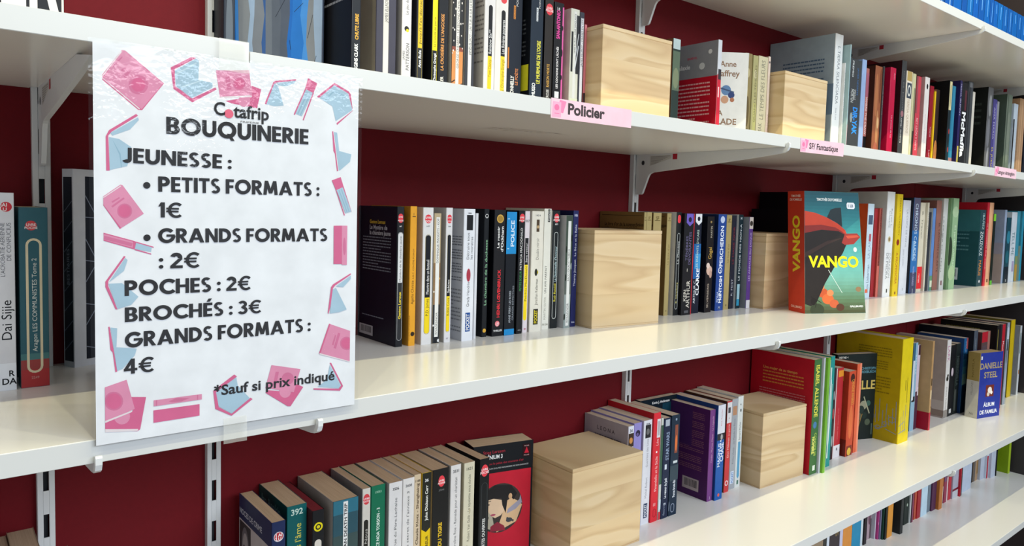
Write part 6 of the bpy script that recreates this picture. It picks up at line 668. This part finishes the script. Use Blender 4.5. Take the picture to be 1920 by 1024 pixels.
# ------------------------------------------------------------------ books
def clamp01(v): return min(1.0, max(0.0, v))
def build_book(rec):
    kind, X, T, Y, W, H, Z, yaw, c, sc, lc, rc, pg, hard, label, group, deco = rec
    lc = lc or c; rc = rc or c
    root = empty('hardcover_book' if kind == 'h' else 'paperback_book', X, Y, Z, yaw)
    tag(root, label, 'book', group)
    ct = 2.2 if (hard and T > 9) else min(0.45, T*0.12)
    b = min(0.9 if not hard else 1.6, T*0.2)
    mb = MB()
    prof = [(0, W), (0, b), (b*.3, b*.3), (b, 0), (T-b, 0), (T-b*.3, b*.3), (T, b), (T, W), (T-ct, W), (T-ct, ct+.1), (ct, ct+.1), (ct, W)]
    mats = [ink(lc), ink(sc), ink(sc), ink(sc), ink(sc), ink(sc), ink(rc), ink(rc), ink(c), ink(c), ink(c), ink(c)]
    n = len(prof)
    for k in range(n):
        p, q = prof[k], prof[(k+1) % n]
        mb.face([(p[0], p[1], 0), (q[0], q[1], 0), (q[0], q[1], H), (p[0], p[1], H)], mats[k])
    for zz in (0, H):
        for quad in (((0, 1, 10, 11), lc), ((1, 2, 3, 10), sc), ((3, 4, 9, 10), sc), ((4, 5, 6, 9), sc), ((6, 7, 8, 9), rc)):
            mb.face([(prof[j][0], prof[j][1], zz) for j in quad[0]], ink(quad[1]))
    layer = [0.05]
    def S(u, z):  return (u, -layer[0], z)                # on the spine, mm
    def L(a, z):  return (-layer[0], W-a, z)              # on the left cover, mm from the fore-edge
    def F(a, z):  return (T+layer[0], a, z)               # on the right cover, mm from the spine
    def poly(fn, pts, col): mb.face([fn(*p) for p in pts], ink(col)); layer[0] += 0.012
    def clip(pts, w): return [(min(max(p[0], 0.25), w-.25), min(max(p[1], 0.25), H-.25)) for p in pts]
    def textlines(fn, w, a0, a1, v0, v1, k, col):
        rr = random.Random(int(X)+k); st = (v1-v0)*H/k
        for i in range(k):
            z = v1*H-(i+.7)*st; a = a0*w; end = a1*w if (i+1) % 5 else (a0+(a1-a0)*rr.uniform(.35, .8))*w
            while a < end-1:
                ln = min(rr.uniform(2.5, 8.5), end-a)
                mb.face([fn(a, z), fn(a+ln, z), fn(a+ln, z+st*.38), fn(a, z+st*.38)], ink(col)); a += ln+1.1
        layer[0] += 0.012
    def seg(fn, a0, z0, a1, z1, wd, col):
        dx, dz = a1-a0, z1-z0; ln = math.hypot(dx, dz) or 1; nx, nz = -dz/ln*wd/2, dx/ln*wd/2
        poly(fn, [(a0+nx, z0+nz), (a1+nx, z1+nz), (a1-nx, z1-nz), (a0-nx, z0-nz)], col)
    extra = []
    for d in deco:
        t = d[0]
        if t == 'T':
            _, s, v0, v1, size, col = d[:6]; u = d[6] if len(d) > 6 else .5; dr = d[7] if len(d) > 7 else 1; bo = d[8] if len(d) > 8 else 0
            cap = size*T
            if dr > 0: fn = lambda a, q: (u*T+cap/2-q, -layer[0], v0*H+a)
            else: fn = lambda a, q: (u*T-cap/2+q, -layer[0], v1*H-a)
            if v0 < 0:   # lettering that runs on below the shelf edge: kept whole on the spine
                sh = -v0; v0 += sh; v1 += sh
            put_text(mb, s, fn, (v1-v0)*H, cap, ink(col), bo); layer[0] += 0.012
        elif t == 'N':
            _, s, v, size, col = d[:5]; u = d[5] if len(d) > 5 else .5
            cap = size*T; wd = glyphs(s, 1)[2]*cap
            if wd > T*.9: cap *= T*.9/wd; wd = T*.9
            put_text(mb, s, lambda a, q: (u*T-wd/2+a, -layer[0], v*H-cap/2+q), wd, cap, ink(col), 1); layer[0] += 0.012
        elif t == 'R': poly(S, clip([(d[1]*T, d[3]*H), (d[2]*T, d[3]*H), (d[2]*T, d[4]*H), (d[1]*T, d[4]*H)], T), d[5])
        elif t == 'C': poly(S, clip(disc(d[1]*T, d[2]*H, d[3]*T, d[3]*T), T), d[4])
        elif t == 'D': poly(S, clip(disc(d[1]*T, d[2]*H, d[3]*T, d[4]*H), T), d[5])
        elif t == 'P': poly(S, pill(d[1]*T, d[2]*T, max(.002, d[3])*H, min(.998, d[4])*H), d[5])
        elif t == 'O':
            o = pill(d[1]*T, d[2]*T, max(.004, d[3])*H, min(.996, d[4])*H); e = d[6]*T
            cx = sum(p[0] for p in o)/len(o)
            ii = pill(d[1]*T+e, d[2]*T-e, max(.004, d[3])*H+e, min(.996, d[4])*H-e)
            if len(o) == len(ii):
                for k in range(len(o)):
                    j = (k+1) % len(o); mb.face([S(*o[k]), S(*o[j]), S(*ii[j]), S(*ii[k])], ink(d[5]))
            layer[0] += 0.012
        elif t == 'V': poly(S, [(d[1]*T, d[3]*H), (d[2]*T, d[3]*H), ((d[1]+d[2])/2*T, d[4]*H)], d[5])
        elif t == 'X': seg(S, d[1]*T, d[2]*H, d[3]*T, d[4]*H, d[5], d[6])
        elif t in ('LR', 'FR'):
            fn = L if t == 'LR' else F
            poly(fn, clip([(d[1]*W, d[3]*H), (d[2]*W, d[3]*H), (d[2]*W, d[4]*H), (d[1]*W, d[4]*H)], W), d[5])
        elif t in ('LD', 'FD'):
            fn = L if t == 'LD' else F
            poly(fn, clip(disc(d[1]*W, d[2]*H, d[3], d[3]), W), d[4])
        elif t in ('LT', 'FT'):
            fn0 = L if t == 'LT' else F
            _, s, a0, v, cap, col = d[:6]
            wd = glyphs(s, 1)[2]*cap
            if len(d) > 6: wd = d[6]; a0 = a0*W-wd/2
            elif t == 'FT': a0 = max(1.5, min(a0*W-wd/2, W-wd-1.5)) if wd < W-3 else 1.5; wd = min(wd, W-3)
            else: a0 = a0*W; wd = min(wd, W-1.5-a0)
            put_text(mb, s, lambda a, q: fn0(a0+a, v*H+q-cap/2), wd, cap, ink(col), 1); layer[0] += 0.012
        elif t == 'LL': textlines(L, W, d[1], d[2], d[3], d[4], d[5], d[6])
        elif t == 'FX': seg(F, d[1]*W, d[2]*H, d[3]*W, d[4]*H, d[5] if not isinstance(d[5], str) else .5, d[-1])
        elif t == 'LK':
            x0, x1, z0, z1 = d[1]*W, d[2]*W, d[3]*H, d[4]*H
            poly(L, [(x0, z0), (x1, z0), (x1, z1), (x0, z1)], d[5])
            rr = random.Random(7); a = x0+(x1-x0)*.12
            while a < x1-(x1-x0)*.12:
                ww = rr.choice((.4, .7, 1.1)); mb.face([L(a, z0+(z1-z0)*.25), L(a+ww, z0+(z1-z0)*.25), L(a+ww, z1-(z1-z0)*.12), L(a, z1-(z1-z0)*.12)], ink('2A2A2C')); a += ww+rr.choice((.5, .9))
        elif t == 'ICE':
            rr = random.Random(4)
            cs = ['2F78CC', '5E6674', '7C828C', '4C92DE', '565F70', '3C5E96', '868B92', '2A6CC0', '6E7682', '9AB0CC']
            a = 0
            for i in range(15):
                ww = rr.uniform(5, 15); top = []; bot = []
                for k in range(9):
                    z = H*k/8; j = rr.uniform(-2.6, 2.6)
                    top.append((a+j, z)); bot.append((a+ww+4+rr.uniform(-3, 3), z))
                poly(F, clip(top+bot[::-1], W), cs[(i*3) % 10]); a += ww*.8
            for i in range(9):
                x = rr.uniform(.1, .9)*W; z = rr.uniform(.05, .6)*H
                seg(F, x, z, x+rr.uniform(-6, 14), z+rr.uniform(2, 30), .5, '2A2E3A')
            poly(F, clip([(W*.66, 0), (W*.9, 0), (W*.98, H*.14), (W*.8, H*.11)], W), '5A98E4')
        elif t == 'CAL':
            rr = random.Random(11); g = '8C98A4'
            for i in range(13):
                a = W*(.36+.05*i); z = H*(.12+.02*(i*5 % 4)); seg(L, a, z, a+rr.uniform(-2, 2), H*(.26+.035*(i*7 % 5)), 1.5, g)
            for i in range(6):
                cx, cz, r = W*(.4+.1*i), H*(.12+.05*(i % 3)), 6+(i*3 % 4)
                o = disc(cx, cz, r, r*.8, 16); q = disc(cx, cz, r-1.5, r*.8-1.5, 16)
                for k in range(16):
                    j = (k+1) % 16; mb.face([L(*o[k]), L(*o[j]), L(*q[j]), L(*q[k])], ink(g))
            layer[0] += .012
            for i in range(4): seg(L, W*(.36+.15*i), H*(.1+.02*(i % 2)), W*(.55+.14*i) if i < 3 else W*.97, H*(.09+.03*(i % 3)), 1.6, g)
            for i in range(3): seg(S, T*(.2+.2*i), H*.1, T*(.2+.2*i), H*(.26+.05*i), 1.4, g)
            seg(S, 0.5, H*.1, T*.7, H*.12, 1.6, g); seg(S, 0.5, H*.17, T*.5, H*.2, 1.6, g)
        elif t == 'FACE':
            a0, a1, v0, v1 = d[1]*W, d[2]*W, d[3]*H, d[4]*H; w_, h_ = a1-a0, v1-v0
            q = lambda x, y: (a0+x*w_, v0+y*h_)
            poly(L, [q(0, 0), q(1, 0), q(1, 1), q(0, 1)], '3B3A3C')
            poly(L, [q(.05, 0), q(.95, 0), q(.85, .2), q(.6, .28), q(.4, .28), q(.15, .2)], '5A585A')
            poly(L, disc(*q(.5, .6), w_*.32, h_*.34), '77757A'); poly(L, disc(*q(.52, .54), w_*.26, h_*.3), 'B4B0B0')
            for ex in (.42, .64): poly(L, disc(*q(ex, .58), w_*.08, h_*.04), '4A484A')
            poly(L, disc(*q(.53, .46), w_*.06, h_*.07), '98949A'); poly(L, disc(*q(.53, .36), w_*.11, h_*.02), '5E5C5E')
        elif t == 'ART' and d[1] == 'airship':
            q = lambda b_, v: (b_*W, v*H)
            sky = ['4E5238', '5F7A5A', '6E9C84', '78B4A4', '74BCB0', '62B2AC', '54A8A6', '449A9A', '37888C', '2C747C', '235F6A', '1D4A56']
            for i in range(34):
                fi = i/34*11; c0, c1 = sky[int(fi)], sky[min(11, int(fi)+1)]; fr = fi-int(fi)
                cc = ''.join('%02X' % round(int(c0[k:k+2], 16)*(1-fr)+int(c1[k:k+2], 16)*fr) for k in (0, 2, 4))
                mb.face([F(*p) for p in clip([q(0, i/34), q(1, i/34), q(1, (i+1)/34), q(0, (i+1)/34)], W)], ink(cc))
            layer[0] += .012
            for bx, vz, rr_, cc in ((.30, .17, 9, 'C85A34'), (.38, .12, 10, 'DD6A3A'), (.48, .08, 8, 'C8603C'), (.27, .22, 6, 'E08A5A'), (.42, .17, 6, 'EA8A58'), (.58, .05, 7, '5A3A2C'), (.9, .2, 5, '9A7A58'), (.2, .03, 12, '3A4230')): poly(F, clip(disc(bx*W, vz*H, rr_*1.3, rr_), W), cc)
            poly(F, [q(.005, .84), q(.2, .825), q(.4, .79), q(.6, .74), q(.72, .69), q(.76, .64), q(.7, .6), q(.3, .6), q(.005, .58)], 'CC4630')
            poly(F, [q(.005, .72), q(.3, .73), q(.55, .71), q(.72, .66), q(.76, .63), q(.6, .62), q(.005, .62)], '8E302C')
            poly(F, [q(.005, .66), q(.3, .69), q(.6, .68), q(.76, .64), q(.75, .59), q(.66, .5), q(.5, .38), q(.34, .25), q(.2, .1), q(.1, .06), q(.005, .08)], '2C2624')
            poly(F, [q(.005, .5), q(.4, .6), q(.7, .63), q(.4, .57), q(.005, .46)], '40302C')
            poly(F, [q(.4, .79), q(.47, .855), q(.56, .87), q(.66, .875), q(.67, .715), q(.55, .755)], '2A3438')
            poly(F, [q(.65, .585), q(.71, .66), q(.93, .665), q(.985, .635), q(.86, .575), q(.7, .568)], 'A23A34')
            poly(F, [q(.72, .645), q(.93, .65), q(.965, .635), q(.76, .62)], 'D2563E')
            poly(F, disc(.88*W, .53*H, 4.2, 4.6), 'F4F2E0')
            seg(F, .4*W, .36*H, .62*W, .17*H, 1.1, 'DDEAE0')
            poly(F, disc(.14*W, .1*H, 6, 7), '241E1C'); seg(F, .1*W, .14*H, .27*W, .09*H, 1.2, '241E1C'); seg(F, .17*W, .05*H, .22*W, .15*H, 1.0, '241E1C')
            put_text(mb, 'VANGO', lambda a, z: F(.065*W+a, .385*H+z), .86*W, 21, ink('F0E81E'), 2); layer[0] += .012
            put_text(mb, 'TIMOTHÉE DE FOMBELLE', lambda a, z: F(.22*W+a, .925*H+z), .46*W, 5.2, ink('EEF2EE'), 1)
            put_text(mb, 'GALLIMARD', lambda a, z: F(.74*W+a, .05*H+z), .22*W, 3.6, ink('EEF2EE'), 1)
            st = MB(); lp_ = T+layer[0]+.25
            st.face([(lp_, .765*W+a, .865*H+z) for a, z in ((2, 0), (18, 0), (20.5, 3), (20.5, 9), (18, 12), (2, 12), (0, 9), (0, 3))], ink('EDEFF0'))
            put_text(st, '1 LB', lambda a, z: (lp_+.06, .765*W+4+a, .865*H+3.6+z), 12, 5, ink('3A4A6A'), 1)
            extra.append((st, 'price_sticker', 'small white price sticker'))
        elif t == 'ART' and d[1] == 'portrait':
            q = lambda b_, v: (b_*W, v*H)
            poly(F, [q(.02, .02), q(.97, .02), q(.97, .75), q(.02, .75)], 'C02034')
            r = 39; cx, cz = .46*W, .43*H
            c0 = disc(cx, cz, r, r, 36); poly(F, [p for p in c0], '3A3230')
            def inside(pts):
                o = []
                for a, z in pts:
                    dd = math.hypot(a-cx, z-cz)
                    o.append((a, z) if dd <= r-.4 else (cx+(a-cx)*(r-.4)/dd, cz+(z-cz)*(r-.4)/dd))
                return o
            k = lambda x, y: (cx+x*r, cz+y*r)
            poly(F, inside([k(-1, -1), k(-.2, -.9), k(-.35, -.2), k(-.6, .2), k(-1, .2)]), 'B4AC98')
            for i in range(5): poly(F, inside(disc(cx+r*(-.85+.1*(i*3 % 4)), cz+r*(-.2-.13*i), 3, 3)), '7A7468')
            poly(F, inside([k(-.15, -1), k(1, -.9), k(1, .0), k(.75, .2), k(.5, .35), k(.2, .2), k(.1, -.3)]), 'D8B48C')
            poly(F, inside([k(-.5, -1.1), k(.3, -1.1), k(.2, -.75), k(-.1, -.55), k(-.4, -.7)]), '8E2A3C')
            poly(F, inside([k(-.9, .1), k(-.8, .35), k(-.3, .42), k(.15, .3), k(.2, -.1), k(.05, -.3), k(-.2, -.38), k(-.35, -.3), k(-.5, -.1), k(-.62, .02)]), 'DFC0A0')
            poly(F, inside([k(-1.1, .15), k(-1, .8), k(-.3, 1.1), k(.5, .95), k(.75, .5), k(.6, .25), k(.35, .5), k(.3, .1), k(.26, -.25), k(.1, .1), k(.05, .4), k(-.4, .42), k(-.75, .33), k(-.85, .1)]), '1C1A1C')
            poly(F, inside(disc(cx+.45*r, cz+.42*r, 3.2, 4.6)), 'CFA67E')
            poly(F, inside([k(.35, -.1), k(.9, .25), k(1, .1), k(.7, -.15), k(.3, -.28)]), '9C98A8')
            poly(F, inside([k(.85, .2), k(1.1, .5), k(1, .05)]), '9C98A8')
            poly(F, inside(disc(cx-.55*r, cz+.2*r, 4, 1.4)), '5E4A44'); poly(F, inside(disc(cx-.55*r, cz+.2*r, 1.6, 1.2)), '221C1C')
            seg(F, cx-.75*r, cz+.31*r, cx-.4*r, cz+.34*r, 1.0, '3A2A26')
            poly(F, inside(disc(cx-.3*r, cz-.24*r, 4.4, 1.8)), 'B0586A')
            seg(F, cx-.72*r, cz+.12*r, cx-.62*r, cz-.1*r, .9, 'B89070')
            poly(F, inside(disc(cx+.42*r, cz-.55*r, 5.5, 3.6)), '45484C'); seg(F, cx+.3*r, cz-.45*r, cx+.62*r, cz-.62*r, 3, '45484C')
            put_text(mb, 'Stieg Larsson', lambda a, z: F(.16*W+a, .925*H+z), .36*W, 5, ink('B03040'), 0)
            put_text(mb, 'MILLÉNIUM 3', lambda a, z: F(.1*W+a, .875*H+z), .38*W, 6.4, ink('E8E8E8'), 1)
            put_text(mb, "La reine dans le palais des courants d'air", lambda a, z: F(.06*W+a, .825*H+z), .78*W, 3.6, ink('B03040'), 0)
            put_text(mb, 'DU THÉÂTRE AUX DOUTES INFONDÉES DE SON ENFANCE', lambda a, z: F(.06*W+a, .785*H+z), .86*W, 2.2, ink('D0D0D0'), 0); layer[0] += .012
            poly(F, [q(.82, .86), q(.95, .86), q(.95, .97), q(.82, .97)], '2A0C12'); poly(F, [q(.845, .89), q(.925, .89), q(.885, .945)], 'C02034')
            put_text(mb, 'NOIR', lambda a, z: F(.845*W+a, .95*H+z), .08*W, 2, ink('D0B0B0'), 0); put_text(mb, 'POLAR', lambda a, z: F(.84*W+a, .867*H+z), .09*W, 2, ink('D0B0B0'), 0)
    lean = next((d[1:] for d in deco if d[0] == 'LEAN'), None)
    def leaned(m):
        if lean:
            cy, sy = math.cos(yaw), math.sin(yaw)
            o = []
            for px, py, pz in m.v:
                f = pz/H; w_ = py/W; wx = (lean[0]*(1-w_)+lean[2]*w_)*f; wy = (lean[1]*(1-w_)+lean[3]*w_)*f
                o.append((px+wx*cy+wy*sy, py-wx*sy+wy*cy, pz))
            m.v = o
        return m
    cov = leaned(mb).build('cover', root)
    for st, nm, lb in extra: tag(leaned(st).build(nm, root), lb)
    m = 3.0 if ct > 1 else 0.35
    p = MB(); g = 0.15
    p.box(ct+g, T-ct-g, ct+.5, W-(3.2 if ct > 1 else 1.2), m, H-m, pages(pg))
    leaned(p).build('page_block', root)
    return root
for rec in BOOKS: build_book(rec)
# ------------------------------------------------------------------ the laminated notice
sg = empty('price_notice', -176.1, -4.0, 235.9+Z0)
tag(sg, 'laminated white price notice with pink book drawings, taped across two shelves', 'notice')
pm = MB(); PW, PH = 210.0, 297.0
white = ink('DBDCE1', .6)
pm.face([(0, 0, 0), (PW, 0, 0), (PW, 0, PH), (0, 0, PH)], white)
ly = 0.02
INK = ink('27272B', .6)
for col, pts in SIGN_ART:
    pm.face([(min(max(x, 6.0), PW-5.5), -ly, z) for x, z in pts], ink(col, .6)); ly += 0.004
ly += .05
for s, x, z, ln, cap, ang in SIGN_TEXT:
    ca, sa = math.cos(ang), math.sin(ang)
    if s == '4€': ca, sa = 1.0, 0.0; z -= 1.2
    if s == 'Cotafrip':
        put_text(pm, 'C', lambda a, b: (x+a, -ly, z+b), 8.6, cap, INK, 1)
        put_text(pm, 'tafrip', lambda a, b: (x+15.2+a, -ly, z-.6+b), ln-15.2, cap, INK, 1)
        put_text(pm, 'FRIPERIE', lambda a, b: (x+21+a, -ly, z-4.4+b), 15, 1.5, ink('6A6A70', .6), 0)
        continue
    if s[0] == '*':
        put_text(pm, s, lambda a, b: (x+a, -ly, z+b), ln, cap, INK, 1); continue
    geo_text(pm, s, lambda a, b: (x+a*ca-b*sa, -ly, z+a*sa+b*ca), ln, cap, INK)
for x, z in SIGN_DOTS[:2]: pm.face([(a, -ly, b) for a, b in disc(x, z, 2.5, 2.5)], INK)
pm.face([(a, -ly, b) for a, b in disc(SIGN_DOTS[2][0], SIGN_DOTS[2][1], 3.6, 3.6)], ink('D0607A', .6))
pm.build('printed_sheet', sg)
# backing of the sheet, so the paper has thickness
bk = MB(); bk.box(0.05, PW-.05, .05, .25, .05, PH-.05, ink('DADADC', .6)); bk.build('sheet_backing', sg)
fm = MB(); FILM = film()
NX, NZ = 24, 34
def fp(i, j):
    x = -3.0+(PW+6.4)*i/NX; z = -4.6+(PH+6.4)*j/NZ
    return (x, -0.62-.25*math.sin(x*.05)*math.sin(z*.033), z)
base = 0
for j in range(NZ+1):
    for i in range(NX+1): fm.v.append(fp(i, j))
for j in range(NZ):
    for i in range(NX):
        a = j*(NX+1)+i; fm.f.append((a, a+1, a+NX+2, a+NX+1)); fm.m.append(fm.mi(FILM))
fo = fm.build('laminating_pouch', sg)
fo.data.polygons.foreach_set('use_smooth', [True]*len(fo.data.polygons))
def tape_mat():
    m = bpy.data.materials.new('clear_adhesive_tape')
    m.use_nodes = True
    n, l = m.node_tree.nodes, m.node_tree.links
    b = n['Principled BSDF']; b.inputs['Base Color'].default_value = lin('E6E6DE'); b.inputs['Roughness'].default_value = 0.25
    b.inputs['Alpha'].default_value = 0.28
    return m
TAPE = tape_mat()
for (x0, x1, z0, z1) in ((88, 111.5, 288, 313.2), (92, 111, -15.5, 6)):
    tp = MB()
    for k in range(6):
        a0, a1 = x0+(x1-x0)*k/6, x0+(x1-x0)*(k+1)/6
        tp.face([(a0, -1.0-.2*math.sin(k*1.3), z0), (a1, -1.0-.2*math.sin((k+1)*1.3), z0), (a1, -1.0, z1), (a0, -1.0, z1)], TAPE)
    tp.build('adhesive_tape', sg)
# ------------------------------------------------------------------ pink section strips
def strip(x0, x1, z0, z1, tilt, text, t0, t1, capf, label):
    m = MB(); w, h = x1-x0, z1-z0
    pk = ink('E2BCCB', .5)
    m.box(0, w, -.5, -.08, 0, h, pk)
    q = lambda a, b, y: (a, y, b)
    m.face([q(a, b, -.53) for a, b in ((.07*w, .35*h), (.14*w, .3*h), (.175*w, .9*h), (.1*w, .96*h))], ink('EE7FA8', .5))
    m.face([q(a, b, -.56) for a, b in ((.012*w, .06*h), (.115*w, .08*h), (.115*w, .84*h), (.02*w, .84*h))], ink('F0A0BE', .5))
    m.face([q(a, b, -.58) for a, b in disc(.065*w, .56*h, .028*w, .16*h)], ink('E8709C', .5))
    m.face([q(a, b, -.58) for a, b in ((.04*w, .24*h), (.095*w, .25*h), (.095*w, .28*h), (.04*w, .27*h))], ink('E8709C', .5))
    cap = capf*h
    put_text(m, text, lambda a, b: (t0*w+a, -.6, h*.3+b), (t1-t0)*w, cap, ink('3A3236', .5), 2 if capf > .5 else 1)
    o = m.build('section_strip', loc=(x0, 0, z0)); o.rotation_euler = (0, tilt, 0)
    return tag(o, label, 'label')
strip(269.0, 400.3, 522.0+Z0, 544.0+Z0, -.003, 'Policier', .195, .645, .56, 'pink strip reading Policier on the upper shelf edge')
strip(789.5, 925.0, 520.9+Z0, 542.6+Z0, -.012, 'SF/ Fantastique', .19, .86, .44, 'pink strip reading SF/ Fantastique on the upper shelf edge')
strip(1621.0, 1761.5, 525.0+Z0, 547.5+Z0, .006, 'Langue étrangère', .13, .92, .4, 'pink strip reading Langue étrangère on the upper shelf edge')
